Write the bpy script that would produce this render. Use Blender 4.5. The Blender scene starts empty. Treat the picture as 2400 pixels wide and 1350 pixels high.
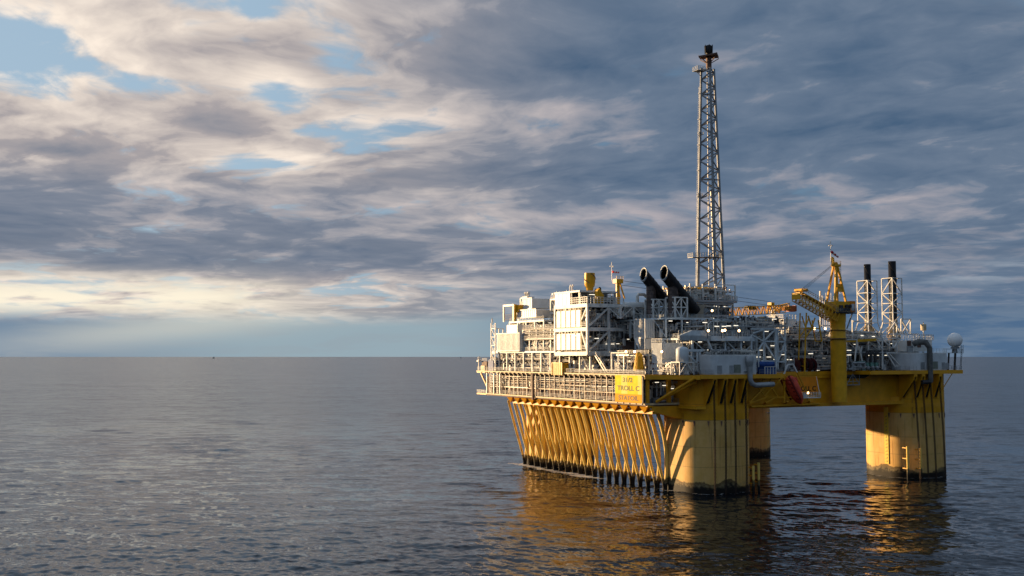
import bpy, math, random
import numpy as np
from mathutils import Vector, Matrix
PI = math.pi
R = math.radians
scene = bpy.context.scene
COL = scene.collection

# ---------------------------------------------------------------- camera
F_PX = 2490.0; CAM_H = 38.0; PITCH = math.atan(161 / F_PX)
cam_d = bpy.data.cameras.new("camera"); cam = bpy.data.objects.new("camera", cam_d); COL.objects.link(cam)
cam_d.sensor_width = 36.0; cam_d.lens = 36.0 * F_PX / 2400
cam_d.clip_start = 1.0; cam_d.clip_end = 600000
cam.location = (0, 0, CAM_H); cam.rotation_euler = (PI / 2 + PITCH, 0, 0)
scene.camera = cam
scene.view_settings.view_transform = 'Standard'; scene.view_settings.look = 'None'
scene.view_settings.gamma = 1.0; scene.view_settings.exposure = 1.0
EXPO = 2 ** 1.0
scene.cycles.max_bounces = 5; scene.cycles.diffuse_bounces = 2; scene.cycles.glossy_bounces = 3
scene.cycles.caustics_reflective = False; scene.cycles.caustics_refractive = False

# ---------------------------------------------------------------- sun
SUN_AZ = -57.0; SUN_EL = 5.9            # degrees right of +Y, above the horizon
sd = Vector((math.sin(R(SUN_AZ)) * math.cos(R(SUN_EL)), math.cos(R(SUN_AZ)) * math.cos(R(SUN_EL)), math.sin(R(SUN_EL))))
sl = bpy.data.lights.new("sun", 'SUN'); sun = bpy.data.objects.new("sun", sl); COL.objects.link(sun)
sl.energy = 5.0; sl.angle = R(0.6); sl.color = (1.0, 0.68, 0.36)
sun.rotation_euler = (-sd).to_track_quat('-Z', 'Y').to_euler()

def lin(r, g, b):
    f = lambda c: (c / 255 / 12.92) if c <= 10 else ((c / 255 + 0.055) / 1.055) ** 2.4
    return (f(r), f(g), f(b), 1.0)

class Nodes:
    """tiny expression builder over a shader node tree"""
    def __init__(s, nt): s.nt = nt; s.n = nt.nodes; s.l = nt.links
    def new(s, t, **k):
        o = s.n.new(t)
        for a, b in k.items(): setattr(o, a, b)
        return o
    def put(s, sock, v):
        if hasattr(v, 'is_linked') or isinstance(v, bpy.types.NodeSocket): s.l.new(v, sock)
        else: sock.default_value = v
    def m(s, op, *a, clamp=False):
        o = s.new('ShaderNodeMath', operation=op, use_clamp=clamp)
        for i, v in enumerate(a): s.put(o.inputs[i], v)
        return o.outputs[0]
    def vm(s, op, *a):
        o = s.new('ShaderNodeVectorMath', operation=op)
        for i, v in enumerate(a): s.put(o.inputs[i], v)
        return o.outputs[0]
    def xyz(s, x, y, z):
        o = s.new('ShaderNodeCombineXYZ')
        for i, v in enumerate((x, y, z)): s.put(o.inputs[i], v)
        return o.outputs[0]
    def sep(s, v):
        o = s.new('ShaderNodeSeparateXYZ'); s.put(o.inputs[0], v); return o.outputs
    def step(s, v, a, b, c=0.0, d=1.0, smooth=True):
        o = s.new('ShaderNodeMapRange', interpolation_type='SMOOTHSTEP' if smooth else 'LINEAR')
        s.put(o.inputs[0], v); s.put(o.inputs[1], a); s.put(o.inputs[2], b); s.put(o.inputs[3], c); s.put(o.inputs[4], d)
        return o.outputs[0]
    def mix(s, f, a, b, mode='MIX'):
        o = s.new('ShaderNodeMix', data_type='RGBA', blend_type=mode)
        s.put(o.inputs[0], f); s.put(o.inputs[6], a); s.put(o.inputs[7], b)
        return o.outputs[2]
    def noise(s, v, scale, detail=4.0, rough=0.5, dist=0.0, lac=2.0):
        o = s.new('ShaderNodeTexNoise'); s.put(o.inputs['Vector'], v)
        o.inputs['Scale'].default_value = scale; o.inputs['Detail'].default_value = detail
        o.inputs['Roughness'].default_value = rough; o.inputs['Distortion'].default_value = dist
        o.inputs['Lacunarity'].default_value = lac
        return o.outputs['Fac']
    def ramp(s, v, stops):
        o = s.new('ShaderNodeValToRGB'); s.put(o.inputs[0], v); e = o.color_ramp.elements
        while len(e) < len(stops): e.new(0.5)
        for i, (p, c) in enumerate(stops): e[i].position = p; e[i].color = c
        return o.outputs[0]
    def gauss(s, v, c, w):
        q = s.m('DIVIDE', s.m('SUBTRACT', v, c), w)
        return s.m('POWER', 2.71828, s.m('MULTIPLY', -1.0, s.m('MULTIPLY', q, q)))

# ---------------------------------------------------------------- sky (world)
world = bpy.data.worlds.new("World"); scene.world = world; world.use_nodes = True
def build_sky():
    nt = world.node_tree; nt.nodes.clear(); N = Nodes(nt)
    out = N.new('ShaderNodeOutputWorld'); bg = N.new('ShaderNodeBackground'); N.l.new(bg.outputs[0], out.inputs[0])
    bg.inputs[1].default_value = 0.1
    nish = N.new('ShaderNodeTexSky', sky_type='NISHITA', sun_disc=False)
    nish.sun_elevation = R(SUN_EL); nish.sun_rotation = R(SUN_AZ)
    nish.altitude = 30; nish.air_density = 1.0; nish.dust_density = 0.6; nish.ozone_density = 1.5
    d = N.vm('NORMALIZE', N.new('ShaderNodeTexCoord').outputs['Generated'])
    x, y, z = N.sep(d)
    az = N.m('MULTIPLY', N.m('ARCTAN2', x, y), 180 / PI)
    el = N.m('MULTIPLY', N.m('ARCSINE', z), 180 / PI)
    zz = N.m('ADD', N.m('MAXIMUM', z, 0.0), 0.10)
    px = N.m('DIVIDE', x, zz); py = N.m('DIVIDE', y, zz)
    p = N.xyz(N.m('MULTIPLY', px, 1.05), N.m('ADD', py, N.m('MULTIPLY', px, 0.16)), SKY_SEED)
    warp = N.noise(p, 0.8, 4.0, 0.55)
    wx = N.m('SUBTRACT', warp, 0.5)
    p = N.vm('ADD', p, N.xyz(N.m('MULTIPLY', wx, 0.9), N.m('MULTIPLY', wx, 0.7), 0.0))
    big = N.noise(p, 0.6, 2.0, 0.5)
    n1 = N.noise(p, 2.9, 10.0, 0.56, 0.05)
    p2 = N.vm('ADD', p, N.xyz(-0.07, 0.10, 0.02))
    n2 = N.noise(p2, 2.9, 10.0, 0.56, 0.05)
    fine = N.noise(p, 7.0, 6.0, 0.60, 0.3)
    rel = N.m('SUBTRACT', n1, n2)                        # thinner towards the sun: bright flank
    right = N.step(az, -15.0, 8.0)                       # 0 at the left of the sky, 1 on the right
    cool = N.m('MAXIMUM', right, N.m('MULTIPLY', N.m('MULTIPLY', N.step(el, 3.6, 5.0), N.step(el, 10.5, 8.0)), 0.72))
    def blobs(lst):
        tot = 0.0
        for (u, v, wu, wv, amp) in lst:                  # direction of the patch: azimuth and elevation in degrees
            du = N.m('DIVIDE', N.m('SUBTRACT', N.m('ADD', az, N.m('MULTIPLY', wx, 4.0)), u), wu)
            dv = N.m('DIVIDE', N.m('SUBTRACT', N.m('ADD', el, N.m('MULTIPLY', wx, -3.0)), v), wv)
            q = N.m('ADD', N.m('MULTIPLY', du, du), N.m('MULTIPLY', dv, dv))
            tot = N.m('ADD', tot, N.m('MULTIPLY', N.m('POWER', 2.71828, N.m('MULTIPLY', q, -1.0)), amp))
        return tot
    dens = N.m('ADD', N.m('MULTIPLY', N.m('SUBTRACT', n1, 0.5), 1.25), N.m('MULTIPLY', N.m('SUBTRACT', big, 0.5), 0.25))
    dens = N.m('ADD', dens, 0.10)
    dens = N.m('ADD', dens, N.m('MULTIPLY', cool, 0.17))
    dens = N.m('ADD', dens, blobs(SKY_COVER))
    dens = N.m('ADD', dens, N.m('MULTIPLY', N.m('SUBTRACT', fine, 0.5), 0.22))
    cover = N.step(dens, -0.09, 0.12)
    thick = N.step(dens, 0.02, 0.42)
    # light on the clouds
    b = N.m('ADD', N.m('MULTIPLY', N.m('SUBTRACT', 1.0, thick), 0.62), N.m('MULTIPLY', rel, 2.6))
    b = N.m('ADD', b, N.m('MULTIPLY', N.m('SUBTRACT', fine, 0.5), 0.35))
    b = N.m('ADD', b, N.m('MULTIPLY', N.m('SUBTRACT', big, 0.5), -0.7))
    b = N.m('ADD', b, N.m('ADD', N.step(az, -5.0, 10.0, 0.24, 0.18), blobs(SKY_LIGHT)))
    above = N.step(el, 17.0, 24.0)                       # broken, brighter cloud higher up on the sunny side
    b = N.m('ADD', b, N.m('MULTIPLY', above, N.step(az, 6.0, -16.0, -0.15, 0.55)))
    k = 10 / EXPO
    def C(r, g, bb):
        c = lin(r, g, bb); return (c[0] * k, c[1] * k, c[2] * k, 1.0)
    dark = N.mix(cool, C(110, 122, 140), C(64, 92, 122))
    mid = N.mix(cool, C(176, 168, 168), C(110, 126, 147))
    light = N.mix(cool, C(255, 240, 224), C(190, 180, 182))
    light = N.mix(N.step(el, 17.0, 24.0), light, N.mix(right, C(174, 198, 226), C(122, 140, 162)))
    cl = N.mix(N.step(b, -0.45, 0.52, smooth=False), dark, mid)
    cl = N.mix(N.step(b, 0.42, 1.30, smooth=False), cl, light)
    blue = N.mix(right, C(160, 186, 208), C(96, 126, 156))
    gap = N.mix(0.1, blue, nish.outputs[0])
    col = N.mix(cover, gap, cl)
    # band of sunlit cloud low on the left
    lowb = N.m('MULTIPLY', N.gauss(el, N.m('ADD', 3.1, N.m('MULTIPLY', N.m('SUBTRACT', warp, 0.5), 1.5)), 1.0), N.step(az, -9.0, -17.0))
    band = N.noise(N.xyz(N.m('MULTIPLY', az, 0.16), N.m('MULTIPLY', el, 1.1), 3.1), 1.6, 7.0, 0.55, 0.3)
    col = N.mix(N.m('MULTIPLY', lowb, N.step(band, 0.34, 0.54), clamp=True), col, C(255, 244, 220))
    # dark streak clouds over it
    drk = N.m('MULTIPLY', N.gauss(el, 5.4, 1.1), N.step(band, 0.36, 0.62))
    col = N.mix(N.m('MULTIPLY', drk, 0.55), col, N.mix(right, C(112, 122, 138), C(88, 106, 130)))
    # clear strip above the horizon
    hz = N.mix(N.step(az, -26.0, -12.0), C(112, 136, 160), C(150, 170, 180))
    hz = N.mix(N.step(az, -5.0, 9.0), hz, C(80, 108, 140))
    hz = N.mix(N.m('MULTIPLY', N.step(band, 0.42, 0.6), 0.25), hz, C(150, 160, 168))
    hf = N.m('ADD', N.step(el, 2.6, 1.5), N.m('MULTIPLY', N.m('MULTIPLY', N.step(el, 5.0, 2.0), N.step(az, -8.0, 6.0)), 0.55), clamp=True)
    col = N.mix(hf, col, hz)
    glow = N.m('MULTIPLY', N.gauss(az, N.m('SUBTRACT', -15.0, N.m('MULTIPLY', N.m('SUBTRACT', 2.0, el), 5.5)), 5.5), N.gauss(el, 1.5, 1.3))
    col = N.mix(N.m('MULTIPLY', glow, 0.45), col, C(226, 222, 206))
    wisp = N.m('MULTIPLY', N.m('MULTIPLY', N.gauss(el, 4.2, 0.5), N.step(az, 17.0, 23.0)), N.step(band, 0.44, 0.62))
    col = N.mix(N.m('MULTIPLY', wisp, 0.65), col, C(168, 178, 190))
    # the overcast above and behind the camera is a little brighter
    back = N.m('MAXIMUM', N.step(N.m('ABSOLUTE', az), 50.0, 100.0), N.step(el, 32.0, 60.0))
    col = N.mix(back, col, N.mix(thick, C(142, 160, 184), C(104, 124, 146)))
    N.l.new(col, bg.inputs[0])
SKY_SEED = 4.3
SKY_COVER = [(-24.6, 14.5, 2.8, 1.2, -0.22), (-13.1, 14.4, 1.9, 1.2, -0.2), (-9.8, 16.2, 1.4, 1.2, -0.16), (-17.2, 16.6, 0.9, 0.7, -0.1), (-19.3, 14.0, 3.3, 0.4, -0.07), (-16.3, 11.2, 2.8, 0.6, -0.14), (-11.6, 12.1, 1.4, 0.4, -0.14), (-24.6, 16.2, 1.4, 0.9, -0.1), (-13.8, 17.9, 1.4, 0.5, -0.15), (-19.5, 15.3, 4.0, 0.8, 0.2), (-23.3, 12.6, 4.7, 1.2, 0.2), (-20.9, 16.8, 4.7, 0.9, 0.12), (-15.7, 12.8, 1.9, 0.7, 0.12), (-12.5, 16.9, 1.9, 0.9, 0.1), (-23.3, 10.4, 3.0, 1.2, 0.15)]
SKY_LIGHT = [(-19.3, 17.0, 6.0, 1.0, 0.25), (-19.7, 15.4, 3.5, 0.7, 0.3), (-23.3, 12.6, 5.1, 1.2, 0.3), (-13.5, 15.0, 3.5, 0.9, 0.18), (-24.6, 9.0, 2.1, 1.2, 0.2), (-13.5, 10.1, 4.7, 0.7, 0.15), (-6.9, 12.9, 5.8, 0.9, 0.2), (2.3, 13.5, 5.1, 1.2, 0.18), (-13.5, 13.3, 2.8, 0.9, 0.15), (-20.9, 11.1, 3.0, 0.8, -0.3), (-19.3, 5.5, 7.0, 0.9, -0.2), (-23.8, 5.8, 2.8, 1.4, -0.15), (-4.6, 16.4, 7.0, 1.4, -0.3), (6.9, 15.9, 6.5, 1.9, -0.32), (16.8, 11.9, 5.8, 1.9, -0.35), (2.3, 9.9, 5.8, 1.4, -0.25), (-10.2, 8.2, 5.8, 0.9, -0.2), (-11.4, 4.4, 7.0, 0.9, -0.1), (15.7, 16.1, 5.8, 1.4, -0.2), (22.9, 7.5, 5.8, 1.2, 0.22), (12.5, 13.4, 2.8, 0.9, 0.15), (18.8, 9.4, 4.7, 0.9, -0.15), (23.8, 10.5, 3.5, 1.4, 0.1), (5.7, 7.2, 4.7, 0.9, 0.08), (6.9, 4.9, 4.7, 0.9, -0.1), (12.5, 15.5, 2.8, 0.7, 0.15), (-6.9, 9.4, 2.3, 0.7, -0.1)]
build_sky()
world.cycles.sampling_method = 'MANUAL'; world.cycles.sample_map_resolution = 1024

# ---------------------------------------------------------------- materials
MATS = {}
def mat(name, col, rough=0.6, metal=0.0, var=0.0, rust=0.0, scale=0.8, spec=0.25, emit=None, bump=0.0):
    if name in MATS: return MATS[name]
    m = bpy.data.materials.new(name); m.use_nodes = True; MATS[name] = m
    N = Nodes(m.node_tree); b = m.node_tree.nodes['Principled BSDF']
    b.inputs['Roughness'].default_value = rough; b.inputs['Metallic'].default_value = metal
    b.inputs['Specular IOR Level'].default_value = spec
    c = (col[0], col[1], col[2], 1.0); o = c
    if var or rust or bump:
        pos = N.new('ShaderNodeNewGeometry').outputs['Position']
        if var:
            n = N.noise(pos, scale, 6.0, 0.6)
            o = N.mix(N.step(n, 0.3, 0.7), tuple(v * (1 - var) for v in c[:3]) + (1,), tuple(min(1, v * (1 + var * 0.6)) for v in c[:3]) + (1,))
        if rust:
            st = N.noise(N.vm('MULTIPLY', pos, (1.6, 1.6, 0.16)), 1.0, 7.0, 0.7)
            o = N.mix(N.m('MULTIPLY', N.step(st, 0.60, 0.72), rust), o, (0.17, 0.07, 0.025, 1))
        if bump:
            bp = N.new('ShaderNodeBump'); bp.inputs['Strength'].default_value = bump
            N.put(bp.inputs['Height'], N.noise(pos, 2.2, 5.0)); N.l.new(bp.outputs[0], b.inputs['Normal'])
    N.put(b.inputs['Base Color'], o)
    if emit:
        b.inputs['Emission Color'].default_value = (emit[0], emit[1], emit[2], 1); b.inputs['Emission Strength'].default_value = emit[3]
    return m

# ---------------------------------------------------------------- sea
def build_sea():
    rng = np.random.default_rng(11)
    K = CAM_H * F_PX * 1024 / 2400
    rows = [0.0, 25, 60, 95, 125, 145, 158]
    yv = K / 165.0
    while yv > 1.2:
        rows.append(K / yv); yv -= 0.5
    rows += [K / 0.8, K / 0.45, 120000, 260000]
    r = np.array(rows)
    th = np.concatenate([np.linspace(-180, -36, 60, endpoint=False), np.linspace(-36, 36, 1500, endpoint=False), np.linspace(36, 180, 60, endpoint=False)])
    T = np.radians(th); nr, nc = len(r), len(T)
    Rg, Tg = np.meshgrid(r, T, indexing='ij')
    X = Rg * np.sin(Tg); Y = Rg * np.cos(Tg)
    dr = np.gradient(r)[:, None] * np.ones_like(Rg)
    dt = np.maximum(np.gradient(T)[None, :] * Rg, 0.02); step = np.maximum(dr, dt)
    Z = np.zeros_like(X); DX = np.zeros_like(X); DY = np.zeros_like(X)
    for i in range(120):
        lam = 1.2 * (26.0 / 1.2) ** rng.random()
        kk = 2 * math.pi / lam
        a = 0.0066 * lam ** 0.46 * (0.5 + rng.random())
        an = R(198 + rng.normal() * 38); ph = rng.random() * 6.283
        fade = np.clip((lam / step - 1.9) / 1.0, 0, 1)
        q = kk * (X * math.sin(an) + Y * math.cos(an)) + ph
        Z += fade * a * np.cos(q); s = fade * a * np.sin(q) * 0.75
        DX -= s * math.sin(an); DY -= s * math.cos(an)
    grp = 0.75 + 0.35 * np.sin(X * 0.021 + 1.3 * np.sin(Y * 0.017)) * np.sin(Y * 0.027 + X * 0.009)
    Z *= grp
    co = np.stack([X + DX, Y + DY, Z], -1).reshape(-1, 3).astype(np.float32)
    idx = np.arange(nr * nc).reshape(nr, nc)
    A = idx[:-1]; B = idx[1:]
    quads = np.stack([A, B, np.roll(B, -1, 1), np.roll(A, -1, 1)], -1).reshape(-1, 4)
    me = bpy.data.meshes.new('sea'); me.vertices.add(len(co)); me.vertices.foreach_set('co', co.ravel())
    me.loops.add(quads.size); me.loops.foreach_set('vertex_index', quads.ravel().astype(np.int32))
    me.polygons.add(len(quads)); me.polygons.foreach_set('loop_start', np.arange(0, quads.size, 4, dtype=np.int32))
    me.update(calc_edges=True); me.polygons.foreach_set('use_smooth', np.ones(len(quads), dtype=bool))
    o = bpy.data.objects.new('sea', me); COL.objects.link(o); o['kind'] = 'structure'
    m = bpy.data.materials.new('sea_water'); m.use_nodes = True; me.materials.append(m)
    N = Nodes(m.node_tree); b = m.node_tree.nodes['Principled BSDF']
    b.inputs['Base Color'].default_value = (0.0035, 0.0065, 0.011, 1); b.inputs['IOR'].default_value = 1.333
    pos = N.new('ShaderNodeNewGeometry').outputs['Position']
    dist = N.new('ShaderNodeCameraData').outputs['View Distance']
    x, y, z = N.sep(pos); dist = N.vm('LENGTH', pos) if False else N.m('SQRT', N.m('ADD', N.m('MULTIPLY', x, x), N.m('MULTIPLY', y, y)))
    b.inputs['Roughness'].default_value = 0.08
    N.put(b.inputs['Roughness'], N.step(dist, 150.0, 900.0, 0.06, 0.20))
    q = N.vm('MULTIPLY', pos, (0.55, 1.0, 1.0))
    # small waves as a field of surface slopes (finer than the mesh can carry), every size from wind patches to ripples
    def slopes(vec, scale, det, rough, amp):
        o = N.new('ShaderNodeTexNoise'); N.put(o.inputs['Vector'], vec); o.inputs['Scale'].default_value = scale; o.inputs['Detail'].default_value = det
        o.inputs['Roughness'].default_value = rough; o.inputs['Distortion'].default_value = 0.3
        return N.vm('MULTIPLY', N.vm('SUBTRACT', o.outputs['Color'], (0.5, 0.5, 0.5)), (amp * 0.7, amp, 0.0))
    sl = slopes(N.vm('MULTIPLY', pos, (0.40, 1.0, 0.0)), 0.02, 4.0, 0.80, 0.28)
    sl = N.vm('ADD', sl, slopes(N.vm('MULTIPLY', N.vm('ADD', pos, (31.0, 7.0, 0.0)), (0.42, 1.0, 0.0)), 0.20, 3.0, 0.7, 0.62))
    sl = N.vm('ADD', sl, slopes(N.vm('MULTIPLY', pos, (0.55, 1.0, 0.0)), 0.85, 4.0, 0.75, 0.50))
    nrm = N.new('ShaderNodeNewGeometry').outputs['Normal']
    gust = N.noise(N.vm('MULTIPLY', pos, (0.4, 1.0, 1.0)), 0.004, 4.0, 0.6)
    sl = N.vm('MULTIPLY', sl, N.xyz(N.step(gust, 0.3, 0.7, 0.75, 1.15), N.step(gust, 0.3, 0.7, 0.75, 1.15), 0.0))
    N.put(b.inputs['Normal'], N.vm('NORMALIZE', N.vm('ADD', nrm, sl)))
    # foam where the swell works on the risers and columns
    x2 = N.m('SUBTRACT', x, 56.1); y2 = N.m('SUBTRACT', y, 309.0); c_, s_ = math.cos(R(28.5)), math.sin(R(28.5))
    pa = N.m('ADD', N.m('MULTIPLY', x2, c_), N.m('MULTIPLY', y2, s_)); pb = N.m('ADD', N.m('MULTIPLY', x2, -s_), N.m('MULTIPLY', y2, c_))
    f1 = N.m('MULTIPLY', N.gauss(pa, -14.0, 4.0), N.m('MULTIPLY', N.step(pb, 30.0, 45.0), N.step(pb, 102.0, 90.0)))
    f1 = N.m('ADD', f1, N.m('MULTIPLY', N.m('MULTIPLY', N.gauss(pa, -12.0, 1.8), N.step(pb, -2.0, 10.0)), N.m('MULTIPLY', N.step(pb, 70.0, 40.0), 0.6)))
    for (cx_, cy_, w_) in ((0, 0, 0.75), (81.7, 0, 0.9), (0, 81.7, 0.9), (81.7, 81.7, 0.7)):
        dd = N.m('SUBTRACT', N.m('SQRT', N.m('ADD', N.m('POWER', N.m('ABSOLUTE', N.m('SUBTRACT', pa, float(cx_))), 2.0), N.m('POWER', N.m('ABSOLUTE', N.m('SUBTRACT', pb, float(cy_))), 2.0))), 11.8)
        f1 = N.m('ADD', f1, N.m('MULTIPLY', N.m('MULTIPLY', N.step(dd, 3.2, 0.2), N.step(dd, -3.5, -2.0)), w_))
    fn = N.noise(N.vm('MULTIPLY', pos, (0.5, 1.0, 0.5)), 0.75, 8.0, 0.68, 0.6)
    lim = N.m('SUBTRACT', 0.90, N.m('MULTIPLY', f1, 0.48))
    foam = N.step(N.m('SUBTRACT', fn, lim), 0.0, 0.07)
    wc = N.noise(N.vm('MULTIPLY', pos, (0.30, 1.0, 0.5)), 0.16, 7.0, 0.70, 0.3)          # rare small whitecaps
    foam = N.m('MAXIMUM', foam, N.m('MULTIPLY', N.step(wc, 0.775, 0.80), 0.5))
    N.put(b.inputs['Base Color'], N.mix(foam, (0.0035, 0.0065, 0.011, 1), (0.55, 0.55, 0.53, 1)))
    N.put(b.inputs['Roughness'], N.m('ADD', N.step(dist, 150.0, 900.0, 0.06, 0.20), N.m('MULTIPLY', foam, 0.5)))
    return o
build_sea()

# ---------------------------------------------------------------- platform axes
# platform frame: x = a (along the side that faces the camera), y = b (along the sunlit side), z up, origin under the nearest column
ALPHA = R(28.5); OX, OY = 56.1, 309.0
ca, sa = math.cos(ALPHA), math.sin(ALPHA)
SP = 81.7                                    # column spacing
def world(a, b, z): return Vector((OX + a * ca - b * sa, OY + a * sa + b * ca, z))
def _ray(x, y):
    u = (x - 1200) / F_PX; v = (675 - y) / F_PX; c, s = math.cos(PITCH), math.sin(PITCH)
    X, Y, Z = u, c - v * s, s + v * c
    return X * ca + Y * sa, -X * sa + Y * ca, Z
_oa, _ob = (-OX * ca - OY * sa), (OX * sa - OY * ca)
def onA(x, y, a):                            # survey: where the sight line x, y of the photo meets the facade plane a = const
    da, db, z = _ray(x, y); t = (a - _oa) / da; return (_ob + t * db, CAM_H + t * z)
def onB(x, y, b):
    da, db, z = _ray(x, y); t = (b - _ob) / db; return (_oa + t * da, CAM_H + t * z)

# ---------------------------------------------------------------- mesh builder
class MB:
    def __init__(s): s.v = []; s.f = []; s.sm = []
    def add(s, vs, fs, smooth=False):
        n = len(s.v); s.v += [tuple(v) for v in vs]; s.f += [tuple(i + n for i in f) for f in fs]; s.sm += [smooth] * len(fs); return s
    def box(s, a0, a1, b0, b1, z0, z1):
        if a0 > a1: a0, a1 = a1, a0
        if b0 > b1: b0, b1 = b1, b0
        if z0 > z1: z0, z1 = z1, z0
        return s.add([(a0, b0, z0), (a1, b0, z0), (a1, b1, z0), (a0, b1, z0), (a0, b0, z1), (a1, b0, z1), (a1, b1, z1), (a0, b1, z1)],
                     [(0, 3, 2, 1), (4, 5, 6, 7), (0, 1, 5, 4), (1, 2, 6, 5), (2, 3, 7, 6), (3, 0, 4, 7)])
    def _basis(s, p, q):
        p = Vector(p); q = Vector(q); d = (q - p)
        if d.length < 1e-6: d = Vector((0, 0, 1e-3))
        d.normalize(); up = Vector((0, 0, 1)) if abs(d.z) < 0.95 else Vector((1, 0, 0))
        x = d.cross(up).normalized(); y = x.cross(d).normalized(); return p, q, x, y
    def beam(s, p, q, w, h=None):
        h = h or w; p, q, x, y = s._basis(p, q); vs = []
        for c in (p, q):
            for i, j in ((-1, -1), (1, -1), (1, 1), (-1, 1)): vs.append(c + x * (i * w / 2) + y * (j * h / 2))
        return s.add(vs, [(0, 3, 2, 1), (4, 5, 6, 7), (0, 1, 5, 4), (1, 2, 6, 5), (2, 3, 7, 6), (3, 0, 4, 7)])
    def tube(s, p, q, r, n=6, r2=None, caps=True):
        r2 = r if r2 is None else r2; p, q, x, y = s._basis(p, q); vs = []
        for c, rr in ((p, r), (q, r2)):
            for i in range(n):
                t = 2 * PI * i / n; vs.append(c + x * (rr * math.cos(t)) + y * (rr * math.sin(t)))
        fs = [(i, (i + 1) % n, n + (i + 1) % n, n + i) for i in range(n)]
        s.add(vs, fs, n > 6)
        if caps: s.add(vs, [tuple(range(n))[::-1], tuple(range(n, 2 * n))])
        return s
    def path(s, pts, r, n=6):
        pts = [Vector(p) for p in pts]; rings = []; x = None
        rr = r if isinstance(r, (list, tuple)) else [r] * len(pts)
        for i, p in enumerate(pts):
            d = (pts[min(i + 1, len(pts) - 1)] - pts[max(i - 1, 0)]).normalized()
            if x is None:
                up = Vector((0, 0, 1)) if abs(d.z) < 0.95 else Vector((1, 0, 0)); x = d.cross(up).normalized()
            else: x = (x - d * x.dot(d)).normalized()
            y = x.cross(d)
            rings.append([p + x * (rr[i] * math.cos(2 * PI * k / n)) + y * (rr[i] * math.sin(2 * PI * k / n)) for k in range(n)])
        vs = [v for g in rings for v in g]; fs = []
        for i in range(len(rings) - 1):
            for k in range(n): fs.append((i * n + k, i * n + (k + 1) % n, (i + 1) * n + (k + 1) % n, (i + 1) * n + k))
        s.add(vs, fs, True); m = (len(rings) - 1) * n
        return s.add(vs, [tuple(range(n))[::-1], tuple(range(m, m + n))])
    def lathe(s, c, prof, n=16, smooth=True):       # prof: [(r, z)], c: (a, b, z0)
        vs = []; fs = []
        for r, z in prof:
            for k in range(n): t = 2 * PI * k / n; vs.append((c[0] + r * math.cos(t), c[1] + r * math.sin(t), c[2] + z))
        for i in range(len(prof) - 1):
            for k in range(n): fs.append((i * n + k, i * n + (k + 1) % n, (i + 1) * n + (k + 1) % n, (i + 1) * n + k))
        m = (len(prof) - 1) * n
        s.add(vs, fs, smooth); s.add(vs, [tuple(range(n))[::-1], tuple(range(m, m + n))]); return s
    def prism(s, pts, d):                            # pts: planar 3-D polygon, d: extrusion vector
        n = len(pts); a = [Vector(p) for p in pts]; d = Vector(d); vs = a + [p + d for p in a]
        return s.add(vs, [tuple(range(n))[::-1], tuple(range(n, 2 * n))] + [(i, (i + 1) % n, n + (i + 1) % n, n + i) for i in range(n)])
    def ribs(s, p, q, z0, z1, nrm, pitch=0.5, depth=0.12, th=0.16):   # corrugated sheet between plan points p and q, facing nrm
        p = Vector((p[0], p[1])); q = Vector((q[0], q[1])); L = (q - p).length; d = (q - p) / L; nv = Vector(nrm).normalized()
        n = max(1, int(L / pitch)); pr = []
        for i in range(n):
            for f, o in ((0, 0), (0.35, 0), (0.5, 1), (0.85, 1)):
                c = p + d * (L * (i + f) / n) + nv * (o * depth); pr.append(c)
        pr.append(q); m = len(pr); vs = [(c.x, c.y, z0) for c in pr] + [(c.x, c.y, z1) for c in pr]
        vs += [(c.x - nv.x * th, c.y - nv.y * th, z0) for c in (pr[0], pr[-1])] + [(c.x - nv.x * th, c.y - nv.y * th, z1) for c in (pr[0], pr[-1])]
        fs = [(i, i + 1, m + i + 1, m + i) for i in range(m - 1)]
        k = 2 * m; fs += [(k, k + 1, k + 3, k + 2), (0, k, k + 2, m), (m - 1, 2 * m - 1, k + 3, k + 1)]
        fs += [tuple(range(m))[::-1] + (k, k + 1), tuple(range(m, 2 * m)) + (k + 3, k + 2)]
        return s.add(vs, fs)
    def rail(s, pts, h=1.15, r=0.05, post=1.9, bars=3):
        for p, q in zip(pts[:-1], pts[1:]):
            p = Vector(p); q = Vector(q); L = (q - p).length
            if L < 0.2: continue
            for k in range(bars): zz = Vector((0, 0, h * (k + 1) / bars)); s.beam(p + zz, q + zz, r)
            for k in range(int(L / post) + 1): c = p.lerp(q, k * post / L); s.beam(c, c + Vector((0, 0, h)), r)
            s.beam(q, q + Vector((0, 0, h)), r)
        return s
    def ladder(s, p, q, w=0.5, side=(1, 0, 0), r=0.05):
        p = Vector(p); q = Vector(q); d = Vector(side) * (w / 2)
        s.beam(p - d, q - d, r); s.beam(p + d, q + d, r); n = int((q - p).length / 0.6)
        for i in range(1, n): c = p.lerp(q, i / n); s.beam(c - d, c + d, r * 0.8)
        return s
    def build(s, name, material, parent=None, base=(0, 0, 0)):
        if not s.v: return None
        if parent is not None: base = parent['_base']
        me = bpy.data.meshes.new(name)
        me.from_pydata([(v[0] - base[0], v[1] - base[1], v[2] - base[2]) for v in s.v], [], s.f)
        me.polygons.foreach_set('use_smooth', s.sm)
        me.materials.append(material); me.update()
        o = bpy.data.objects.new(name, me); COL.objects.link(o)
        o['_base'] = tuple(float(c) for c in base)
        if parent is not None: o.parent = parent
        else: o.location = world(*base); o.rotation_euler = (0, 0, ALPHA)
        return o
def tag(o, label, cat, group=None, kind=None):
    o['label'] = label; o['category'] = cat
    if group: o['group'] = group
    if kind: o['kind'] = kind
    return o
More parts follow.
